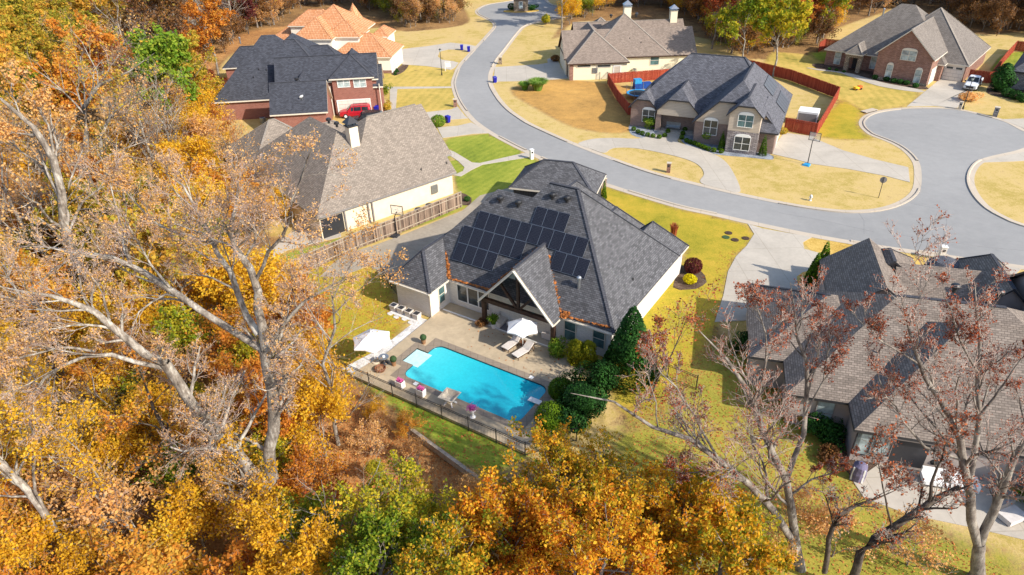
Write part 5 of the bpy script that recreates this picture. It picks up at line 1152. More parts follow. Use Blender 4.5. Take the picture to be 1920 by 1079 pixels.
NT_ += scatter('down the slope left of the pool', [(-320, 1300), (-260, 700), (100, 760), (300, 700), (420, 640), (520, 700), (560, 800), (600, 900), (560, 1180), (300, 1300)], 6.8, dict(peach=2, gold=3, olive=1.5, orange=.8, bare=1.5), 4, .36, .56)
NB = 0
NB += scatter('left of the houses', [(-260, 700), (-150, 420), (160, 380), (280, 240), (340, 190), (395, 225), (430, 270), (445, 340), (490, 430), (470, 520), (560, 640), (600, 700), (420, 720), (100, 760)], 4.3, dict(scrubpeach=2.5, scruborange=1.6, scrubgold=5, scrub=.6, scrubgreen=2.5), 5, .7, 1.1)
NB += scatter('down the slope left of the pool', [(-320, 1400), (-260, 700), (100, 740), (420, 700), (540, 720), (620, 830), (640, 930), (600, 1200), (300, 1400)], 3.4, dict(scrubgold=6, scruborange=1.8, scrubgreen=2.6, scrubpeach=2), 6, .55, .9)
NB += scatter('between the timber wall and the forked tree', [(560, 740), (640, 730), (700, 765), (752, 812), (900, 920), (960, 1000), (800, 1010), (640, 1000), (570, 880)], 3.1, dict(scrubpeach=5, scruborange=2, scrubgold=1.5, scrubgreen=1), 15, .25, .42)
NT_ += scatter('along the top edge', [(400, 60), (430, 30), (520, -10), (870, -20), (860, 42), (770, 54), (735, 34), (640, 6), (560, 12), (520, 48), (430, 95)], 6.2, dict(brown=4, olive=3, bare=3, lime=1, maroon=1, rust=1), 7, .75, 1.05)
NB += scatter('along the top edge', [(420, 70), (520, 30), (560, 5), (870, 0), (865, 46), (765, 56), (735, 34), (640, 10), (560, 20), (520, 52)], 4.4, dict(scrub=5, scrubgreen=1, scrubpeach=1), 8, .7, 1.)
NT_ += scatter('behind the tan roofed house', [(1040, 70), (1062, 35), (1090, -15), (1560, -20), (1555, 55), (1530, 92), (1440, 104), (1390, 112), (1330, 92), (1310, 40), (1240, 12), (1150, 8), (1060, 50)], 6.0, dict(rust=5, brown=4, lime=2, bare=2, orange=1.5), 9, .75, 1.05)
NB += scatter('behind the tan roofed house', [(1040, 74), (1062, 35), (1120, 0), (1560, -10), (1555, 60), (1530, 94), (1440, 106), (1390, 114), (1340, 96), (1320, 50), (1240, 20), (1150, 14), (1060, 56)], 4.2, dict(scrub=5, scrubgold=2, scrubgreen=2, scruborange=1), 10, .8, 1.1)
NT_ += scatter('at the top right', [(1550, 40), (1600, -20), (2000, -20), (2020, 70), (1880, 66), (1830, 52), (1730, 4), (1650, 20), (1575, 60)], 6.4, dict(brown=6, rust=2, bare=3, olive=1), 11, .75, 1.05)
NB += scatter('at the top right', [(1560, 40), (1640, 0), (2000, -10), (2020, 74), (1880, 70), (1830, 60), (1740, 8), (1650, 24)], 4.4, dict(scrub=6, scrubpeach=1), 12, .7, 1.)
print('trees', NT_, 'bushes', NB)
def place(kind, name, label, cat, px, py, zc, sc, i=0, rz=0., zfoot=0.):
    p = G(px, py, zc); return plant_tree(name, label, cat, KIND[kind][i % len(KIND[kind])], (p[0], p[1], zfoot), rz, sc)
# big leafy crowns in front of the camera
def broadleaf(label, px, py, zc, r, seed, mat, nl=9, size=.17, H=None, bark_='bark_grey', name='oak_tree', limbs=22, sp=.13):
    p = G(px, py, zc); H = H or zc*1.35
    rng = np.random.default_rng(seed); tr_ = [[0, 0, -.3], [0, 0, H*.3], [rng.normal(0, .2), rng.normal(0, .2), H*.6], [rng.normal(0, .4), rng.normal(0, .4), H*.92]]
    lev = [dict(n=limbs, ratio=r/H*1.1, ang=62, k=6, tmin=.35, up=.22, wob=.15, rr_=.5), dict(n=8, ratio=.5, ang=45, k=5, up=.15, wob=.2, rr_=.5), dict(n=6, ratio=.5, ang=45, k=3, up=.1, wob=.25, rr_=.6, rmin=.010)]
    ms = tree_meshes(seed, [(tr_, [.26, .22, .16, .05])], lev, [(2, nl, size, sp), (1, nl, size, sp)], bark_, 'twig_grey', mat)
    return plant_tree(name, label, 'tree', ms, (p[0], p[1], 0))
broadleaf('wide orange and yellow oak crown just below the pool', 1075, 965, 4.4, 4.3, 51, 'leaf_oak', 20, .11, limbs=26)
broadleaf('orange oak crown right of centre at the bottom', 1235, 1010, 4.8, 4.2, 52, 'leaf_oak', 20, .11, limbs=26)
broadleaf('russet orange oak crown at bottom centre', 950, 1050, 5.2, 3.9, 53, 'leaf_oak', 20, .11)
broadleaf('low orange oak crown at the very bottom edge right of centre', 1120, 1110, 6.5, 3.8, 54, 'leaf_oak', 19, .11)
broadleaf('olive and orange oak crown at the bottom edge left of centre', 850, 1095, 6, 3.2, 60, 'leaf_oak', 18, .11)
broadleaf('green and yellow leafed tree left of the orange oaks', 735, 1005, 4.8, 3.3, 55, 'leaf_greenyellow', 13, .115, name='maple_tree')
broadleaf('green and yellow crown at the bottom edge beside the grey snag', 700, 1095, 6., 3.0, 56, 'leaf_greenyellow', 13, .11, name='maple_tree')
broadleaf('golden crown at the bottom edge under the great forked tree', 540, 1075, 5.5, 2.8, 57, 'leaf_gold', 12, .11, name='maple_tree', limbs=18)
broadleaf('green and yellow tree at the right end of the oak crowns', 1325, 965, 4.5, 2.6, 58, 'leaf_greenyellow', 12, .115, name='maple_tree', limbs=18)
broadleaf('gold tree at the bottom edge right of the oaks', 1345, 1075, 5.5, 2.5, 59, 'leaf_oak', 12, .115, name='maple_tree', limbs=18)

# ================================================================= SHRUBS
def shrub(name, label, px, py, rx, h, mat, n=900, size=.12, shape='ball', cat='shrub', group=None, seed=None, lobes=0, z0=0, loc=None, stem=True):
    p = G(px, py, 0) if loc is None else np.array(loc); seed = int(px*7+py) if seed is None else seed; rng = np.random.default_rng(seed); n = int(n*1.3)
    t_ = thing(name, label, cat, (p[0], p[1], z0), 0, group)
    d = norm(rng.normal(size=(n, 3)))
    if shape == 'ball': c = d*np.array([rx, rx, h/2])*rng.uniform(.80, 1.02, (n, 1))+np.array([0, 0, h/2])
    elif shape == 'cone':
        z = 1-np.sqrt(rng.uniform(0, 1, n)); a = rng.uniform(0, 6.283, n); r = rx*(1-z)**.75*rng.uniform(.72, 1.04, n); c = np.stack([r*np.cos(a), r*np.sin(a), z*h+.05], 1)
    elif shape == 'lumpy':
        L = rng.normal(size=(9 if not lobes else lobes, 3))*np.array([rx*.42, rx*.42, h*.2])+np.array([0, 0, h*.52]); w = rng.integers(0, len(L), n); c = L[w]+d*np.array([rx*.55, rx*.55, h*.30])*rng.uniform(.7, 1.03, (n, 1)); c[:, 2] = np.abs(c[:, 2])
    elif shape == 'tall':
        z = rng.uniform(0, 1, n); a = rng.uniform(0, 6.283, n); r = rx*(np.sin(np.pi*np.clip(z*.88+.12, 0, 1))**.6)*(1+.22*np.sin(a*3+z*9))*rng.uniform(.6, 1.05, n); c = np.stack([r*np.cos(a), r*np.sin(a), z*h+.05], 1)
    nr = norm(c-np.array([0, 0, h*.45])+rng.normal(0, .5, c.shape)); u = norm(np.cross(nr, rng.normal(size=(n, 3)))); w = np.cross(nr, u); s_ = size*rng.uniform(.6, 1.3, (n, 1)); u = u*s_*.7; w = w*s_*.5
    V = np.stack([c-u, c-w, c+u, c+w], 1).reshape(-1, 3); F = np.arange(n*4).reshape(-1, 4)
    cl = .5+.5*np.sin(c[:, 0]*5/rx+seed)*np.cos(c[:, 1]*4/rx); lc = np.clip(cl*.35+rng.uniform(0, 1, n)*.65, 0, 1)
    link('foliage', np_mesh('foliage', V, F, mat, lc), t_)
    if stem:
        Pp = np.array([[(0, 0, 0), (0.02, 0, h*.3), (0, .02, h*.7)]]+[[(0, 0, .05), (rx*.3*math.cos(k), rx*.3*math.sin(k), h*.35), (rx*.6*math.cos(k), rx*.6*math.sin(k), h*.6)] for k in (0, 1.2, 2.5, 3.8, 5)], float)
        link('stem', np_mesh('stem', *tube_arrays(Pp, np.full((6, 3), min(.05, rx*.06))*np.array([1, .8, .4]), 5), 'bark_dark'), t_)
    return t_
def blades(name, label, px, py, r, h, mat, n=300, droop=.5, w=.03, cat='ornamental grass', loc=None, zb=0):
    p = G(px, py, 0) if loc is None else np.array(loc); rng = np.random.default_rng(int(px+py)); a = rng.uniform(0, 6.283, n); o = rng.uniform(0, .35*r, n); L = rng.uniform(.7, 1.1, n)
    rows = [np.stack([(o+r*L*f**1.4*droop*1.6)*np.cos(a), (o+r*L*f**1.4*droop*1.6)*np.sin(a), h*L*np.sin(f*math.pi*(.5+droop*.28))], 1) for f in (0, .35, .7, 1.)]
    t = np.stack([-np.sin(a), np.cos(a), 0*a], 1)*w; parts = []
    for q0, q1, k0, k1 in ((0, 1, 1, 1), (1, 2, 1, .8), (2, 3, .8, .15)): parts.append((np.stack([rows[q0]-t*k0, rows[q0]+t*k0, rows[q1]+t*k1, rows[q1]-t*k1], 1).reshape(-1, 3), np.arange(n*4).reshape(-1, 4)))
    V, F = join(parts); me = np_mesh(name, V, F, mat, np.tile(rng.uniform(0, 1, n), 3)); ob_ = bpy.data.objects.new(name, me); COL.objects.link(ob_); ob_.location = (p[0], p[1], zb); return tag(ob_, label, cat)
EG = 'leaf_evergreen'
shrub('magnolia_tree', 'tall glossy dark evergreen tree at the right rear corner of the solar house', 1178, 706, 2.25, 6.3, EG, 10000, .15, 'cone', 'tree')
shrub('holly_tree', 'broad dark evergreen beside the two clipped balls right of the pool', 1105, 778, 2.0, 3.2, EG, 9000, .12, 'lumpy', 'tree')
shrub('dark_shrub', 'dark evergreen mass low down behind the larger clipped ball', 1068, 812, 1.3, 2.0, EG, 2200, .15, 'lumpy')
shrub('ball_topiary', 'larger clipped evergreen ball at the deep end corner of the pool', 1033, 806, 1.15, 2.2, 'leaf_cypress', 6000, .07, 'ball', 'topiary')
shrub('ball_topiary', 'smaller clipped evergreen ball above the larger one at the deep end', 1052, 748, .95, 1.7, 'leaf_cypress', 4200, .07, 'ball', 'topiary')
shrub('gold_cypress', 'golden green upright cypress against the white rear wall, left one of two', 1079, 684, .75, 2.3, 'leaf_goldcypress', 2200, .10, 'tall'); shrub('gold_cypress', 'golden green upright cypress against the white rear wall, right one of two', 1102, 688, .7, 2.4, 'leaf_goldcypress', 2200, .10, 'tall')
shrub('rose_bush', 'loose green shrub with pinkish tips beside the right porch post', 1045, 668, .95, 1.7, 'leaf_green', 1500, .10, 'lumpy'); shrub('dark_shrub', 'dark shrub between the golden cypresses and the tall evergreen', 1135, 712, 1.0, 1.5, EG, 1800, .12, 'lumpy')
shrub('dark_shrub', 'dark low shrub at the far foot of the tall evergreen', 1205, 690, .9, 1.4, EG, 1500, .12, 'lumpy')
shrub('burgundy_shrub', 'round dark burgundy shrub in the bark bed by the solar house corner', 1298, 512, .85, 1.5, 'leaf_maroon', 2200, .09); shrub('yellow_shrub', 'bright yellow low shrub in the same bark bed', 1293, 531, .62, .8, 'leaf_yellowbush', 1400, .09)
shrub('small_box_shrub', 'small green box shrub in the bed at the weathered fence end', 876, 378, .35, .6, EG, 500, .07); shrub('slim_cypress', 'slim pointed cypress in front of the stone mailbox', 1132, 374, .35, 2.2, 'leaf_cypress', 900, .09, 'cone')
shrub('green_shrub', 'round green shrub beyond the dark garage roof', 1028, 330, .8, 1.4, 'leaf_cypress', 1200, .1); shrub('tan_shrub', 'faded tan shrub left of the round green shrub beyond the garage', 1008, 333, .7, .8, 'leaf_peach', 700, .1, 'lumpy')
blades('reed_clump', 'tall brown dried reeds at the street side of the solar house', 1262, 447, .8, 1.5, 'leaf_rust', 160, .25, .03)
blades('pampas_grass', 'big fountain of green ornamental grass by the curve of the road', 1008, 170, 2.0, 1.7, 'leaf_pampas', 1800, .45, .03); blades('pampas_grass', 'smaller grey green grass clump left of the big fountain grass', 984, 169, 1.2, 1.2, 'leaf_pampas', 500, .55, .035)
shrub('spiky_shrub', 'round spiky green shrub between the two driveways left of the road', 822, 238, 1.15, 1.7, 'leaf_green', 1500, .12); 
shrub('side_shrub', 'yellow green shrub at the right corner of the navy roofed house, upper one', 722, 178, .9, 1.6, 'leaf_lime' if 'leaf_lime' in MATS else 'leaf_greenyellow', 900, .12, 'lumpy'); shrub('side_shrub', 'brownish green shrub at the right corner of the navy roofed house, lower one', 724, 208, 1.0, 1.5, 'leaf_olive', 900, .12, 'lumpy')
shrub('copper_shrub', 'coppery brown wide shrub at the left end of the navy roofed house', 400, 170, 2.4, 2.8, 'leaf_rust', 2600, .2, 'lumpy'); 
for px, py, r, h in ((736, 118+12, .5, .8), (744, 136, .45, .7), (741, 141, .3, .5)): shrub('garden_conifer', 'small dark conifer in the pebble bed by the tile roofed garage', px, py, r, h, EG, 350, .1, 'cone', group='small conifers by the tile roofed garage')
shrub('round_bush', 'round bush left of the little gatehouse', 960, 20, 1.2, 1.6, EG, 800, .16, z0=.15); shrub('round_bush', 'pair of round bushes right of the little gatehouse', 998, 21, 1.4, 1.6, EG, 1000, .16, 'lumpy', z0=.15)
shrub('corner_bush', 'dark bush at the garage corner of the tan roofed house', 1041, 116, .9, 1.2, 'leaf_brown', 700, .14); shrub('pale_bush', 'pale flowering bush at the wood edge beside the far road', 1024, 47, 1.4, 2.4, 'leaf_greenyellow', 900, .2, 'lumpy')
shrub('entry_bush', 'leafy green bush under the left arched window of the stone front house', 1218, 240, 1.25, 1.6, 'leaf_green', 1400, .13, 'lumpy'); shrub('entry_bush', 'leafy green bush under the middle arched window of the stone front house', 1332, 264, 1.15, 1.6, 'leaf_green', 1300, .13, 'lumpy')
shrub('cone_cypress', 'pointed green cypress left of the stone bay', 1352, 282, .5, 2.6, 'leaf_cypress', 900, .1, 'cone'); shrub('cone_cypress', 'pointed green cypress right of the stone bay', 1429, 292, .55, 2.8, 'leaf_cypress', 900, .1, 'cone'); shrub('border_bush', 'small leafy bush at the garage side of the stone front house', 1468, 252, .6, .9, 'leaf_olive', 500, .1)
E_ = [(1188, 246), (1196, 251), (1204, 254), (1214, 257), (1224, 259), (1236, 261), (1246, 258), (1252, 250), (1278, 262), (1287, 268), (1294, 271), (1302, 273), (1309, 276), (1315, 279), (1321, 281), (1328, 284), (1338, 286), (1352, 288), (1280, 254), (1284, 247)]
for i, (px, py) in enumerate(E_):
    if i == 0: eb = shrub('border_box_ball', 'small round box ball edging the gravel beds of the stone front house', px, py, .34, .6, 'leaf_cypress', 420, .08, group='box balls edging the gravel beds')
    else: dup(eb, G(px, py), i*1.3)
for i, (px, py) in enumerate([(1640, 149), (1661, 153), (1675, 156), (1687, 158), (1699, 160), (1716, 165)]):
    if i == 0: eb = shrub('foundation_shrub', 'small dark round shrub along the foot of the tall brick gable', px, py, .5, .75, EG, 420, .11, group='foundation shrubs along the brick gable')
    else: dup(eb, G(px, py), i*1.3)
for i, (px, py) in enumerate([(1555, 132), (1568, 134), (1582, 137)]): 
    if i == 0: eb = shrub('young_shrub', 'tiny young shrub in the bark bed left of the brick house porch', px, py, .3, .4, EG, 200, .1, group='young shrubs in the porch bed')
    else: dup(eb, G(px, py), i*1.3)
shrub('arborvitae', 'dark green dense arborvitae at the corner of the grey stone house', 1873, 172, 1.6, 4.4, EG, 3000, .2, 'tall'); 
for i, (px, py, w_) in enumerate([(1888, 182, 'first'), (1903, 187, 'second'), (1917, 192, 'third')]): shrub('clipped_shrub', 'dark clipped shrub in front of the grey stone house, %s from the arborvitae' % w_, px, py, 1.0, 1.3, EG, 900, .13)
shrub('ornamental_grass', 'tawny orange ornamental grass clump behind the lamp post', 1812, 190, 1.3, 1.7, 'leaf_peach', 1500, .14, 'lumpy', 'ornamental grass')
shrub('arborvitae', 'tall bright green arborvitae in the driveway island, left of the pair', 1521, 537, .85, 3.4, 'leaf_cypress', 2600, .12, 'cone'); shrub('arborvitae', 'tallest bright green arborvitae in the driveway island, at the roof edge', 1534, 531, .85, 4.3, 'leaf_cypress', 2800, .12, 'cone'); shrub('small_ball_shrub', 'small dark ball shrub at the foot of the driveway arborvitae', 1512, 538, .55, .8, EG, 600, .09)
for px, py, r, h, m_, lab in ((1530, 812, 1.1, 1.4, EG, 'dark shrub below the small window of the brown roofed house'), (1560, 826, 1.2, 1.3, EG, 'dark shrub in the inner corner of the brown roofed house'), (1512, 790, .9, 1.2, 'leaf_olive', 'olive shrub at the left end of the brown roofed house bed'), (1545, 860, .9, .8, 'leaf_brown', 'brown low shrub at the outer edge of the brown roofed house bed'), (1400, 655, 1.1, 1.6, EG, 'dark shrub at the left wall of the brown roofed house')): shrub('bed_shrub', lab, px, py, r, h, m_, 1300, .12, 'lumpy')
shrub('edge_bush', 'green bush at the right edge beside the patio', 1930, 945, 1.0, 1.6, 'leaf_green', 900, .12, 'lumpy')
for i, (px, py, r, h, m_) in enumerate([(1420, 1075, 1.6, 2.4, 'leaf_peach'), (1560, 1045, 1.8, 2.6, 'leaf_peach'), (1700, 1060, 1.9, 2.4, 'leaf_peach'), (1480, 1000, 1.2, 2.2, 'leaf_peach')]):
    k = ('scrubpeach', 'scruborange')[m_ == 'leaf_orange']; p = G(px, py); plant_tree('thicket_bush', 'twiggy peach coloured bush in the thicket along the lower right edge', 'bush', KIND['scrubpeach'][i % 2], (p[0], p[1], 0), i, .5, group='bushes in the lower right thicket')
place('orange', 'maple_tree', 'orange tree on dark trunks at the wood edge left of the navy roofed house', 'tree', 392, 70, 7, 1.0, 1); place('green', 'green_tree', 'bright green full tree in the wood left of the navy roofed house', 'tree', 312, 180, 8.0, 1.2, 0); place('orange', 'maple_tree', 'orange tree behind the peach crowned trunk left of the lawn', 'tree', 560, 640, 3.5, .55, 0); place('scrubgold', 'golden_bush', 'golden bush filling the lawn corner left of the gravel strip', 'bush', 600, 720, 2., .9, 1)
place('lime', 'lime_tree', 'yellow green tree at the edge of the wood above the red fence', 'tree', 1400, 66, 7, 1.0, 0); place('lime', 'lime_tree', 'larger yellow green tree right of the one above the red fence', 'tree', 1465, 60, 7.5, 1.1, 1); place('scrubgold', 'gold_bush', 'yellow leaved bush in the shaded yard of the taupe roofed house', 'bush', 520, 385, 2, .6, 0); place('scruborange', 'rust_bush', 'rust coloured bush in the shaded yard of the taupe roofed house', 'bush', 480, 385, 2, .6, 0)
t_ = thing('potted_palm', 'spiky green plant in a white pot at the porch step', 'potted plant', HP(5.6, 1.35, DZ), 0); MB().lathe([(0, 0), (.17, 0), (.24, .42), (.20, .42), (0, .38)], 14).build('pot', 'white_paint', t_)
bl = blades('leaves', 'x', 3, 4, .6, .75, 'leaf_green', 90, .5, .035, loc=(0, 0, 0), zb=.38); bl.parent = t_
for k_ in ('label', 'category'): del bl[k_]
shrub('step_shrub', 'low brown and green shrub at the foot of the left porch post', 0, 0, .5, .6, 'leaf_brown', 500, .09, 'lumpy', loc=HP(4.55, 1.0), seed=5, z0=DZ)

# ================================================================= FENCES
def fence(name, label, pts, h, kind, mat, world=False, post_mat=None, step=2.4, cat='fence'):
    P = [np.array(G(*p)) if not world else np.array(p, float) for p in pts]; t_ = thing(name, label, cat, P[0]); O = P[0]; rg = random.Random(int(h*100+len(pts)+pts[0][0]))
    bd = MB(); rl = MB(); posts = []
    for a, b in zip(P, P[1:]):
        d = b-a; L = np.linalg.norm(d); d = d/L; n = np.array([-d[1], d[0], 0]); a = a-O
        if kind == 'board':
            m = max(1, int(L/.155)); w = L/m
            for i in range(m):
                hh = h+rg.uniform(-.035, .035); q0 = a+d*(i*w+.006); q1 = a+d*((i+1)*w-.006); o_ = n*.012*(1+rg.uniform(-.4, .4))
                c = [q0-o_, q1-o_, q1+o_, q0+o_]; u = (i+rg.random())*.15
                bd.hexa([(*p[:2], .03) for p in c]+[(*p[:2], hh) for p in c])
                for f in range(len(bd.f)-6, len(bd.f)): bd.uvs[f] = [(u, 0), (u+.02, 0), (u+.02, hh), (u, hh)]
            for z in (.35, h-.3): rl.bar(tuple(a+n*.035+np.array([0, 0, z])), tuple(a+d*L+n*.035+np.array([0, 0, z])), .04, .09)
            rl.bar(tuple(a+np.array([0, 0, h+.05])), tuple(a+d*L+np.array([0, 0, h+.05])), .13, .035)
        else:
            m = max(1, int(L/.12))
            for i in range(m): q = a+d*(i+.5)*L/m; bd.bar((q[0], q[1], .08), (q[0], q[1], h-.02), .016)
            for z in (.12, h-.18, h-.04): rl.bar(tuple(a+np.array([0, 0, z])), tuple(a+d*L+np.array([0, 0, z])), .03, .035)
        k = max(1, int(round(L/step)))
        for i in range(k+1): posts.append(a+d*L*i/k)
    bd.build('boards' if kind == 'board' else 'pickets', mat, t_); rl.build('rails', post_mat or mat, t_); seen = []
    for q in posts:
        if any(np.linalg.norm(q-s_) < .3 for s_ in seen): continue
        seen.append(q); w = .05 if kind == 'board' else .03
        MB().box(-w, w, -w, w, 0, h+.08).build('post', post_mat or mat, t_).location = (q[0], q[1], 0)
    return t_
fence('board_fence', 'long weathered grey brown board fence between the taupe roofed and solar houses', [(866, 389), (752, 437), (680, 464), (575, 511), (500, 545)], 1.8, 'board', 'weathered_board', post_mat='timber')
fence('red_fence', 'red stained board fence round the trampoline yard', [(1255, 149), (1139, 158), (1157, 190), (1177, 216), (1192, 219)], 1.7, 'board', 'red_board')
fence('red_fence', 'red stained board fence round the yard with the white trailer', [(1400, 132), (1480, 152), (1570, 186), (1550, 222), (1529, 257), (1470, 246)], 1.8, 'board', 'red_board')
fence('red_fence', 'short red board fence at the far left corner of the brick gable house', [(1534, 99), (1545, 92), (1572, 94)], 1.8, 'board', 'red_board'); fence('red_fence', 'red board fence behind the white pickup', [(1814, 152), (1850, 157), (1870, 156)], 1.8, 'board', 'red_board'); fence('red_fence', 'red board fence running back along the bright green lawn strip', [(1856, 152), (1882, 118), (1902, 96), (1990, 108)], 1.8, 'board', 'red_board')
fence('iron_fence', 'black iron picket fence along the near edge of the pool deck', [HP(-6.5, -8.7), HP(-.6, -9.45), HP(15.3, -9.45), HP(17.5, -6.5)], 1.25, 'iron', 'black_metal', True)
fence('iron_fence', 'black iron picket fence running from the right wall of the solar house', [HP(15.7, 3.2), HP(22.5, 2.6)], 1.3, 'iron', 'black_metal', True); fence('iron_fence', 'black iron picket fence and gate at the cream sided wall', [(1124, 151), (1128, 143), (1142, 152)], 1.3, 'iron', 'black_metal')
fence('iron_fence', 'black iron picket fence left of the solar house wing over the lane', [HP(-3.9, .8), HP(-8.2, 3.0)], 1.3, 'iron', 'black_metal', True)
wA, wB = G(752, 800), G(905, 912); tw_ = MB(); tw_.bar(tuple(wA+np.array([0, 0, .25])), tuple(wB+np.array([0, 0, .25])), .24, .50); tag(tw_.build('retaining_wall', 'timber'), 'low pale timber retaining wall edging the grass bank below the pool', 'retaining wall')

# ================================================================= STREET THINGS
def mailbox(label, px, py, mat, h=1.35, w=.5, rz=0., cap='cast_stone', arch=True):
    t_ = thing('mailbox', label, 'mailbox', G(px, py), rz); b = MB().box(-w/2, w/2, -w/2, w/2, 0, h); b.build('pillar', mat, t_); MB().box(-w/2-.05, w/2+.05, -w/2-.05, w/2+.05, h, h+.08).build('cap', cap, t_)
    MB().box(-.12, .12, -w/2-.03, -w/2+.01, h-.42, h-.18).build('box_door', 'dark_frame', t_); return t_
mailbox('tan rubble stone mailbox pillar at the kerb beyond the solar house', 1130, 352, 'rubble_stone', 1.15, .62, .4); mailbox('white mailbox pillar where the curved path meets the road', 997, 299, 'white_paint', 1.25, .42, .4, 'white_paint'); mailbox('dark red brick mailbox pillar on the oval lawn island', 1253, 324, 'mixed_brick', 1.2, .45, -.3)
mailbox('tall white mailbox pillar behind the brown roofed house', 1762, 489, 'white_brick', 1.45, .46, -.2, 'white_paint'); mailbox('red brick mailbox pillar at the striped lawn corner', 854, 201, 'mixed_brick', 1.2, .55); mailbox('rubble stone mailbox pillar with two posts beside the tan roofed house drive', 938, 121, 'rubble_stone', 1.3, .65)
mailbox('pale stone mailbox pillar beside the cul-de-sac lamp post', 1799, 206, 'cast_stone', 1.1, .42, -.7); mailbox('grey stone mailbox pillar right of the cul-de-sac lamp post', 1865, 219, 'grey_stone', 1.3, .6, -.6)
def bin_(label, px, py, rz=0., s=1.):
    t_ = thing('recycling_bin', label, 'bin', G(px, py), rz); t_.scale = (s,)*3; b = MB(); b.hexa([(-.24, -.27, .08), (.24, -.27, .08), (.24, .27, .08), (-.24, .27, .08), (-.30, -.34, .95), (.30, -.34, .95), (.30, .34, .95), (-.30, .34, .95)]); b.build('bin_body', 'blue_plastic', t_)
    b = MB(); b.hexa([(-.32, -.38, .95), (.32, -.38, .95), (.32, .36, .95), (-.32, .36, .95), (-.28, -.30, 1.05), (.28, -.30, 1.05), (.28, .30, 1.08), (-.28, .30, 1.08)]); b.build('lid', 'blue_plastic', t_)
    for sx in (-.27, .27): MB().tube((sx-.03, .28, .1), (sx+.03, .28, .1), .1, .1, 10).build('wheel', 'rubber', t_)
bin_('blue bin on the far driveway, left one of the pair', 866, 95); bin_('blue bin at the kerb, right one of the pair', 879, 98); bin_('blue bin at the kerb by the tan roofed house drive', 928, 156, .4); bin_('blue bin by the round spiky shrub', 840, 231, .8); bin_('blue bin against the brick wall beside the red SUV', 707, 213, 0, 1.1)
def lamp(label, px, py, h, rz=0.):
    t_ = thing('street_lamp', label, 'street lamp', G(px, py), rz); MB().tube((0, 0, 0), (0, 0, h), .07, .045, 10).build('pole', 'black_metal', t_); MB().lathe([(0, 0), (.14, 0), (.10, .5), (0, .5)], 10).build('base', 'black_metal', t_)
    MB().lathe([(0, 0), (.10, .0), (.20, .34), (0, .34)], 8, (0, 0, h)).build('lantern', 'glass_blind', t_); MB().lathe([(.26, .34), (.20, .42), (0, .58)], 8, (0, 0, h)).build('hood', 'black_metal', t_)
lamp('black lamp post on the lawn by the tile roofed house drive', 828.5, 142, 4.2); lamp('black lamp post beside the cul-de-sac driveway', 1805, 206, 4.3)
t_ = thing('stop_sign', 'octagonal sign on a dark pole, its grey back to the camera, in the corner lawn', 'road sign', G(1647, 372), R(70)); MB().tube((0, 0, 0), (0, 0, 2.5), .035, .035, 8).build('pole', 'black_metal', t_); b = MB(); o8 = [(.38*math.cos(R(22.5+45*k)), 2.15+.38*math.sin(R(22.5+45*k))) for k in range(8)]
b.add([(.05, y, z) for y, z in o8]); b.add([(.07, y, z) for y, z in o8][::-1]); 
for (a, c), (d, e) in zip(o8, o8[1:]+o8[:1]): b.add([(.05, a, c), (.07, a, c), (.07, d, e), (.05, d, e)])
b.build('sign_plate', 'grey_trim', t_)
t_ = thing('sale_sign', 'white hanging sign board on a white post by the lamp post lawn', 'sign', G(841, 134), R(-5)); MB().box(-.62, -.52, -.05, .05, 0, 1.7).build('post', 'white_paint', t_); MB().box(-.62, .5, -.04, .04, 1.6, 1.7).build('arm', 'white_paint', t_); MB().box(-.45, .45, -.02, .02, .7, 1.5).build('board', 'white_paint', t_)
t_ = thing('fire_hydrant', 'silver fire hydrant in the golden corner lawn', 'fire hydrant', G(1519, 377)); MB().lathe([(0, 0), (.17, 0), (.17, .05), (.11, .06), (.11, .5), (.15, .52), (.14, .62), (.05, .72), (0, .74)], 12).build('barrel', 'hydrant_silver', t_)
for a, b in (((-.2, 0, .4), (.2, 0, .4)), ((0, -.22, .42), (0, 0, .42))): MB().tube(a, b, .07, .07, 8).build('nozzle', 'hydrant_silver', t_)
def clear_board():
    if 'clear_board' in MATS: return MATS['clear_board']
    t = NT('clear_board', .1, .5); t.base((.8, .85, .86)); t.b.inputs['Alpha'].default_value = .28; MATS['clear_board'] = t.m; return t.m
def hoop(label, px, py, rz, h=3.05, base='sky_blue'):
    t_ = thing('basketball_hoop', label, 'basketball hoop', G(px, py), rz); MB().tube((0, 0, 0), (0, 0, h), .06, .05, 8).build('pole', 'black_metal', t_); MB().bar((0, 0, h-.1), (0, -.6, h+.2), .06).build('arm', 'black_metal', t_)
    b = MB(); b.box(-.68, .68, -.65, -.62, h-.15, h+.85); b.build('backboard', clear_board(), t_); f = MB()
    for q in ((-.7, -.64, h-.17, .7, -.60, h-.12), (-.7, -.64, h+.83, .7, -.60, h+.88)): f.box(q[0], q[3], q[1]-.02, q[4], q[2], q[5])
    for x in (-.7, .65): f.box(x, x+.05, -.66, -.60, h-.15, h+.85)
    f.box(-.25, .25, -.67, -.655, h, h+.04); f.box(-.25, .25, -.67, -.655, h+.35, h+.39); f.build('board_frame', 'dark_frame', t_)
    rm = MB(); n = 12
    for k in range(n): a0, a1 = 2*math.pi*k/n, 2*math.pi*(k+1)/n; rm.tube((.23*math.cos(a0), -.92+.23*math.sin(a0), h+.02), (.23*math.cos(a1), -.92+.23*math.sin(a1), h+.02), .012, .012, 5)
    rm.build('rim', 'orange_plastic', t_)
    b = MB(); b.hexa([(-.4, -.1, 0), (.4, -.1, 0), (.45, .8, 0), (-.45, .8, 0), (-.3, 0, .18), (.3, 0, .18), (.35, .7, .18), (-.35, .7, .18)]); b.build('ballast_base', base, t_)
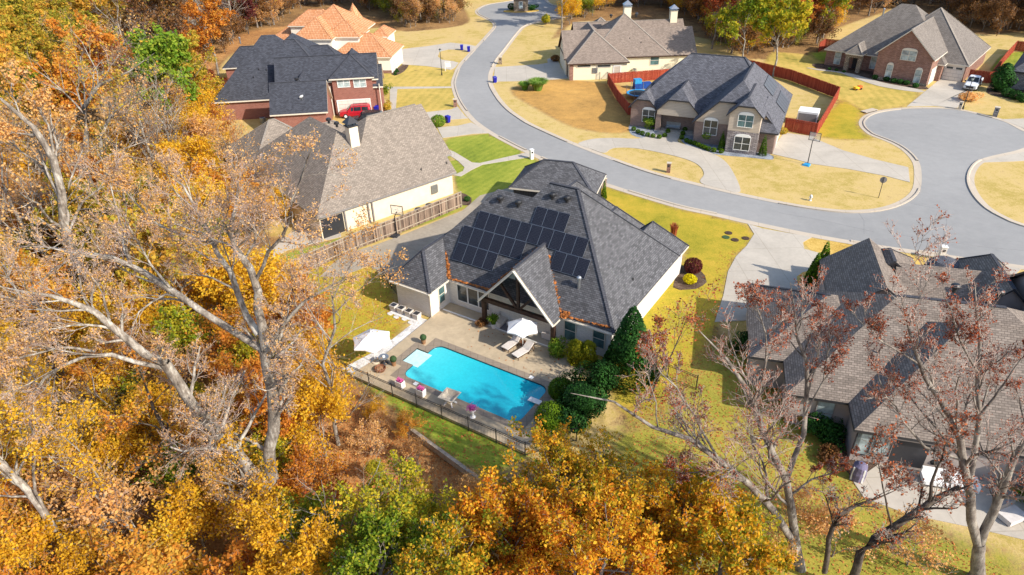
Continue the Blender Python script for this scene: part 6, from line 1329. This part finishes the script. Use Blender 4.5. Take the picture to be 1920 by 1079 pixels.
hoop('portable basketball hoop with clear board beside the long driveway', 1514, 309, R(140)); hoop('basketball hoop standing in the narrow yard behind the weathered fence', 744, 441, R(160), 2.2, 'dark_frame')
# air conditioners
for lab, px, py in (('grey air conditioner by the cream wall, left of the two', 785, 405), ('grey air conditioner by the cream wall, right of the two', 805, 397), ('grey air conditioner by the cream sided house wall', 1189, 139), ('grey air conditioner in the shade of the navy roofed house', 494, 231)):
    t_ = thing('air_conditioner', lab, 'air conditioner', G(px, py), .6); MB().lathe([(0, 0), (.42, 0), (.42, .80), (.44, .82), (.36, .86), (0, .84)], 18).build('casing', 'galvanised', t_); MB().lathe([(.34, .87), (.1, .89), (0, .90)], 18).build('fan_grille', 'dark_frame', t_)
for i, (px, py, lab) in enumerate(((1361, 446, 'green'), (1378, 451, 'brown'), (1398, 448, 'small brown'), (1366, 438, 'pale brown'))): p = G(px, py); tag(MB().lathe([(.38, .0), (.38, .05), (0, .06)], 14, tuple(p)).build('utility_cover', ('topiary_leaf', 'mulch')[i > 0]), lab+' round utility cover in the yellow lawn by the white driveway', 'utility cover')
# trampoline yard
t_ = thing('trampoline', 'round blue edged trampoline in the red fenced yard', 'trampoline', G(1197, 184)); b = MB(); b.lathe([(1.55, .80), (1.95, .82), (1.95, .74), (1.55, .74)], 24); b.build('edge_pad', 'sky_blue', t_); MB().lathe([(0, .78), (1.55, .78)], 24).build('mat', 'dark_mat', t_)
for k in range(6): a = k*math.pi/3; MB().tube((2*math.cos(a), 2*math.sin(a), 0), (2*math.cos(a), 2*math.sin(a), 2.2), .04, .04, 6).build('pole', 'galvanised', t_)
t_ = thing('bounce_pool', 'deep blue padded play structure behind the trampoline', 'play structure', G(1204, 166), .2); MB().box(-1.5, 1.5, -.6, .6, 0, .9).build('base', 'deep_blue', t_, bevel=.15); MB().box(-1.5, -.3, -.5, .5, .9, 1.6).build('slide', 'sky_blue', t_, bevel=.15)
t_ = thing('cargo_trailer', 'white boxy trailer inside the red fenced yard', 'trailer', G(1512, 233), R(-28)); MB().box(-1.35, 1.35, -1.0, 1.4, .45, 2.0).build('body', 'white_paint', t_, bevel=.06); MB().box(-1.2, 1.2, -1.04, -1.005, .55, 1.75).build('rear_door', 'grey_trim', t_)
for sx in (-1.4, 1.4): MB().tube((sx-.1, .2, .33), (sx+.1, .2, .33), .33, .33, 14).build('wheel', 'rubber', t_)
t_ = thing('ride_on_toy', 'yellow and orange ride-on toy on the striped lawn', 'toy', G(1607, 169), .3); MB().box(-.6, .15, -.3, .3, .15, .5).build('body', 'yellow_plastic', t_, bevel=.08); MB().box(.15, .75, -.28, .28, .12, .6).build('bonnet', 'orange_plastic', t_, bevel=.08)
for sx in (-.4, .5):
    for sy in (-.32, .32): MB().tube((sx, sy-.05, .16), (sx, sy+.05, .16), .16, .16, 10).build('wheel', 'rubber', t_)
t_ = thing('porch_bench', 'pale silvery bench on the porch of the stone front house', 'bench', G(1261, 245), R(-25)); MB().box(-1.0, 1.0, -.3, .3, .4, .5).build('seat', 'galvanised', t_); MB().box(-1.0, 1.0, .25, .35, .5, 1.1).build('backrest', 'galvanised', t_)
for sx in (-.9, .9): MB().box(sx-.05, sx+.05, -.28, .3, 0, .62).build('leg', 'galvanised', t_)
# patio of the brown roofed house
t_ = thing('covered_grill', 'grill under a purple and white striped cover on the patio', 'grill', G(1606, 898), R(-16)); MB().lathe([(.42, 0), (.46, .6), (.40, 1.15), (.18, 1.35), (0, 1.38)], 12).build('cover', 'purple_cloth', t_, smooth=True); b = MB()
for k in range(4): a = k*1.57+.5; b.bar((.44*math.cos(a), .44*math.sin(a), .05), (.42*math.cos(a), .42*math.sin(a), 1.1), .10, .06)
b.build('stripe', 'white_paint', t_)
t_ = thing('kettle_grill', 'black round kettle grill under the tree branches on the patio', 'grill', G(1742, 880)); MB().lathe([(0, .6), (.35, .7), (.42, .9), (.35, 1.08), (0, 1.2)], 16).build('bowl', 'black_metal', t_, smooth=True)
for k in range(3): MB().tube((.2*math.cos(k*2.1), .2*math.sin(k*2.1), .7), (.38*math.cos(k*2.1), .38*math.sin(k*2.1), 0), .025, .025, 6).build('leg', 'black_metal', t_)
t_ = thing('patio_bench', 'long white cushioned bench on the patio', 'bench', G(1780, 912), R(-16)); MB().box(-1.6, 1.2, -.4, .4, .15, .48).build('seat', 'canvas_white', t_, bevel=.05); MB().box(-1.6, 1.2, .35, .5, .15, .85).build('backrest', 'canvas_white', t_, bevel=.05); MB().box(1.25, 1.45, -.4, .5, .15, .65).build('armrest', 'canvas_white', t_, bevel=.04)
t_ = thing('patio_lounge', 'grey and white lounge seat at the right edge of the patio', 'lounge seat', G(1893, 972), R(20)); MB().box(-.7, .7, -.5, .5, .1, .42).build('seat', 'cushion', t_, bevel=.05); MB().box(-.7, .7, .4, .6, .1, .85).build('backrest', 'grey_trim', t_, bevel=.05)

# ================================================================= VEHICLES
def wheel(t_, x, y, r=.37, w=.24):
    s_ = 1 if y > 0 else -1; ty = MB(); pr = [(r*.62, -w/2), (r*.93, -w/2), (r, -w*.3), (r, w*.3), (r*.93, w/2), (r*.62, w/2)]; n = 18
    for (r0, a), (r1, b) in zip(pr, pr[1:]):
        for k in range(n): t0, t1 = 2*math.pi*k/n, 2*math.pi*(k+1)/n; ty.add([(r0*math.cos(t0), a, r0*math.sin(t0)), (r0*math.cos(t1), a, r0*math.sin(t1)), (r1*math.cos(t1), b, r1*math.sin(t1)), (r1*math.cos(t0), b, r1*math.sin(t0))])
    o = ty.build('wheel', 'rubber', t_); o.location = (x, y, r); rim = MB(); rim.tube((0, s_*w*.36, 0), (0, s_*w*.44, 0), r*.62, r*.58, 14); rim.build('rim', 'silver_paint', o)
def loft(sec, mat, t_, name='body'):
    """sec: (x, half width low, half width belt, half width top, z low, z belt, z top)"""
    b = MB(); rows = []
    for x, wl, wb, wt, zl, zb, zt in sec: rows.append([(x, -wl*.92, zl), (x, -wl, zl+.12), (x, -wb, zb-.12), (x, -wb*.975, zb), (x, -wt, zt-.05), (x, -wt*.86, zt), (x, 0, zt+.025), (x, wt*.86, zt), (x, wt, zt-.05), (x, wb*.975, zb), (x, wb, zb-.12), (x, wl, zl+.12), (x, wl*.92, zl)])
    for A, B_ in zip(rows, rows[1:]):
        for i in range(len(A)-1): b.add([A[i], A[i+1], B_[i+1], B_[i]][::-1])
    b.add(rows[0]); b.add(rows[-1][::-1]); return b.build(name, mat, t_), rows
def quadpart(t_, name, mat, q, off=(0, 0, 0)): b = MB(); b.add([tuple(p[i]+off[i] for i in range(3)) for p in q]); return b.build(name, mat, t_)
def suv(label, loc, rz, mat, name='parked_suv'):
    t_ = thing(name, label, 'SUV', loc, rz)
    S = [(-2.35, .80, .84, .70, .42, .95, 1.05), (-2.30, .86, .90, .72, .34, 1.02, 1.50), (-2.05, .90, .93, .74, .30, 1.04, 1.72), (-1.0, .92, .94, .76, .28, 1.04, 1.78), (.2, .92, .94, .76, .28, 1.03, 1.77), (.62, .92, .94, .74, .28, 1.02, 1.70), (1.22, .92, .93, .80, .28, 1.0, 1.10), (1.9, .91, .91, .78, .30, .95, 1.03), (2.28, .86, .86, .72, .34, .82, .93), (2.38, .80, .80, .66, .40, .70, .80)]
    _, r = loft(S, mat, t_)
    for side, a, b_ in (('l', 3, 4), ('r', 9, 8)):
        sg = -1 if side == 'l' else 1
        for i, j in ((2, 3), (3, 4), (4, 5)):
            A, B_ = r[i], r[j]; L = lambda p, q, k: tuple(p[m]+(q[m]-p[m])*k for m in range(3))
            p0, p1, p2, p3 = L(A[a], B_[a], .06), L(A[a], B_[a], .94), L(A[b_], B_[b_], .94), L(A[b_], B_[b_], .06)
            q = [L(p0, p3, .10), L(p1, p2, .10), L(p1, p2, .92), L(p0, p3, .92)]; quadpart(t_, 'side_window', 'car_glass', q if sg < 0 else q[::-1], (0, sg*.012, 0))
    quadpart(t_, 'windscreen', 'car_glass', [(.70, -.70, 1.66), (1.20, -.78, 1.12), (1.20, .78, 1.12), (.70, .70, 1.66)], (.02, 0, .03)); quadpart(t_, 'rear_window', 'car_glass', [(-2.30, -.68, 1.48), (-2.33, -.72, 1.10), (-2.33, .72, 1.10), (-2.30, .68, 1.48)][::-1], (-.03, 0, 0))
    for y in (-.62, .62): MB().box(2.30, 2.37, y-.16, y+.16, .68, .82).build('headlight', 'glass_blind', t_); MB().box(-2.38, -2.32, y-.14, y+.14, .85, 1.05).build('tail_light', 'orange_plastic', t_); MB().bar((-1.9, y*1.0, 1.82), (.3, y*1.0, 1.82), .04, .04).build('roof_rail', 'black_metal', t_)
    for y in (-.98, .98): MB().box(.95, 1.12, y-.09, y+.09, 1.0, 1.14).build('wing_mirror', mat, t_)
    MB().box(2.36, 2.41, -.45, .45, .48, .66).build('grille', 'black_metal', t_)
    for x in (-1.45, 1.48):
        for y in (-.84, .84): wheel(t_, x, y)
    return t_
suv('red SUV parked before the white garage door of the navy roofed house', G(668, 219), R(6.5+180), 'red_paint'); suv('black SUV roof showing over the taupe roof edge below the red SUV', G(690, 232), R(6.5+180), 'black_paint')
t_ = thing('pickup_truck', 'white pickup truck parked on the cul-de-sac driveway beside the red fence', 'pickup', G(1822, 165), R(-130))
S = [(-2.8, .90, .93, .90, .45, 1.05, 1.12), (-2.75, .95, .97, .94, .40, 1.10, 1.16), (-.72, .95, .97, .94, .34, 1.08, 1.15), (-.70, .95, .97, .72, .34, 1.08, 1.78), (-.4, .95, .97, .76, .34, 1.08, 1.90), (.75, .95, .97, .76, .34, 1.06, 1.88), (1.30, .95, .96, .84, .34, 1.04, 1.16), (2.3, .94, .94, .84, .36, .98, 1.12), (2.72, .90, .90, .80, .40, .90, 1.02), (2.80, .84, .84, .74, .45, .80, .92)]
_, r = loft(S, 'silver_paint', t_); MB().box(-2.65, -.80, -.76, .76, 1.165, 1.19).build('truck_bed', 'dark_frame', t_)
quadpart(t_, 'windscreen', 'car_glass', [(.80, -.70, 1.83), (1.27, -.80, 1.20), (1.27, .80, 1.20), (.80, .70, 1.83)], (.02, 0, .035)); quadpart(t_, 'rear_window', 'car_glass', [(-.70, -.62, 1.72), (-.71, -.70, 1.28), (-.71, .70, 1.28), (-.70, .62, 1.72)][::-1], (-.03, 0, 0))
for sg in (-1, 1):
    for xa, xb in ((-.32, .28), (.34, .95)): q = [(xa, sg*.955, 1.14), (xb+.1*(xb > .5), sg*.955, 1.14), (xb-.12*(xb > .5), sg*.80, 1.76), (xa, sg*.80, 1.76)]; quadpart(t_, 'side_window', 'car_glass', q if sg < 0 else q[::-1], (0, sg*.012, 0))
    MB().box(2.74, 2.82, sg*.66-.16, sg*.66+.16, .78, .94).build('headlight', 'glass_blind', t_); MB().box(1.0, 1.16, sg*1.04-.1, sg*1.04+.1, 1.08, 1.3).build('wing_mirror', 'black_metal', t_)
MB().box(2.80, 2.86, -.5, .5, .58, .86).build('grille', 'black_metal', t_); MB().box(2.80, 2.92, -.85, .85, .42, .56).build('bumper', 'galvanised', t_)
for x in (-1.8, 1.75):
    for y in (-.86, .86): wheel(t_, x, y, .42, .26)

# ================================================================= FALLEN LEAVES AND SMALL WEAR
def leaf_fall(name, polys, seed, mat='dry_leaf', s=.07):
    rng = np.random.default_rng(seed); C = []
    for poly, n, z in polys:
        P = np.array(poly); lo, hi = P.min(0), P.max(0); q = rng.uniform(lo, hi, (n*3, 2)); k = inside_dist(q[:, 0], q[:, 1], P) > 0; q = q[k][:n]; C.append(np.c_[q, np.full(len(q), z)+rng.uniform(.01, .04, len(q))])
    c = np.concatenate(C); N = len(c); nr = norm(np.c_[rng.normal(0, .35, (N, 2)), np.ones(N)]); u = norm(np.cross(nr, rng.normal(size=(N, 3)))); w = np.cross(nr, u); z_ = s*rng.uniform(.6, 1.3, (N, 1))
    V = np.stack([c-u*z_, c-w*z_*.7, c+u*z_, c+w*z_*.7], 1).reshape(-1, 3); ob_ = bpy.data.objects.new(name, np_mesh(name, V, np.arange(N*4).reshape(-1, 4), mat)); COL.objects.link(ob_); return tag(ob_, 'scattered dry brown and orange leaves lying on the lawns round the pool', 'fallen leaves', kind='stuff')
leaf_fall('fallen_leaves', [(gp([(1340, 640), (1420, 650), (1500, 760), (1590, 830), (1610, 930), (1760, 1000), (1900, 1079), (1240, 1079), (1190, 900), (1180, 760)]), 5200, .0), (gp([(610, 690), (675, 697), (790, 748), (905, 800), (1000, 850), (905, 905), (755, 799), (700, 745)]), 900, .0),
    (gp([(560, 500), (640, 470), (720, 500), (740, 560), (762, 600), (735, 645), (672, 695), (610, 690), (520, 560)]), 2600, .0), (hpoly([(4, -2), (14, -2), (14, 1), (4, 1)]), 60, DZ), (gp([(520, 640), (620, 702), (755, 803), (905, 915), (960, 1000), (780, 900), (640, 1000), (560, 900), (540, 760)]), 5000, .0),
    (gp([(1330, 560), (1350, 470), (1400, 470), (1340, 640), (1280, 700), (1250, 620)]), 500, 0)], 77)

p = G(1634, 211); t_ = thing('storm_drain', 'dark slot storm drain with concrete lid in the kerb of the turning circle', 'storm drain', p, R(28)); MB().box(-1.3, 1.3, -.1, .9, .10, .17).build('lid', 'kerb_concrete', t_); MB().box(-1.1, 1.1, -.13, -.09, .03, .13).build('slot', 'black_metal', t_)
t_ = thing('satellite_dish', 'small pale satellite dish on the lower navy roof', 'satellite dish', nh.O+nh.a*(-4.3)+nh.b*(-6.6)+np.array([0, 0, 4.35]), R(20)); MB().tube((0, 0, 0), (0, 0, .5), .03, .03, 6).build('mast', 'galvanised', t_)
b = MB(); b.lathe([(0, 0), (.18, .03), (.34, .12)], 14); o = b.build('dish', 'silver_paint', t_); o.location = (0, 0, .55); o.rotation_euler = (R(-55), 0, R(30))
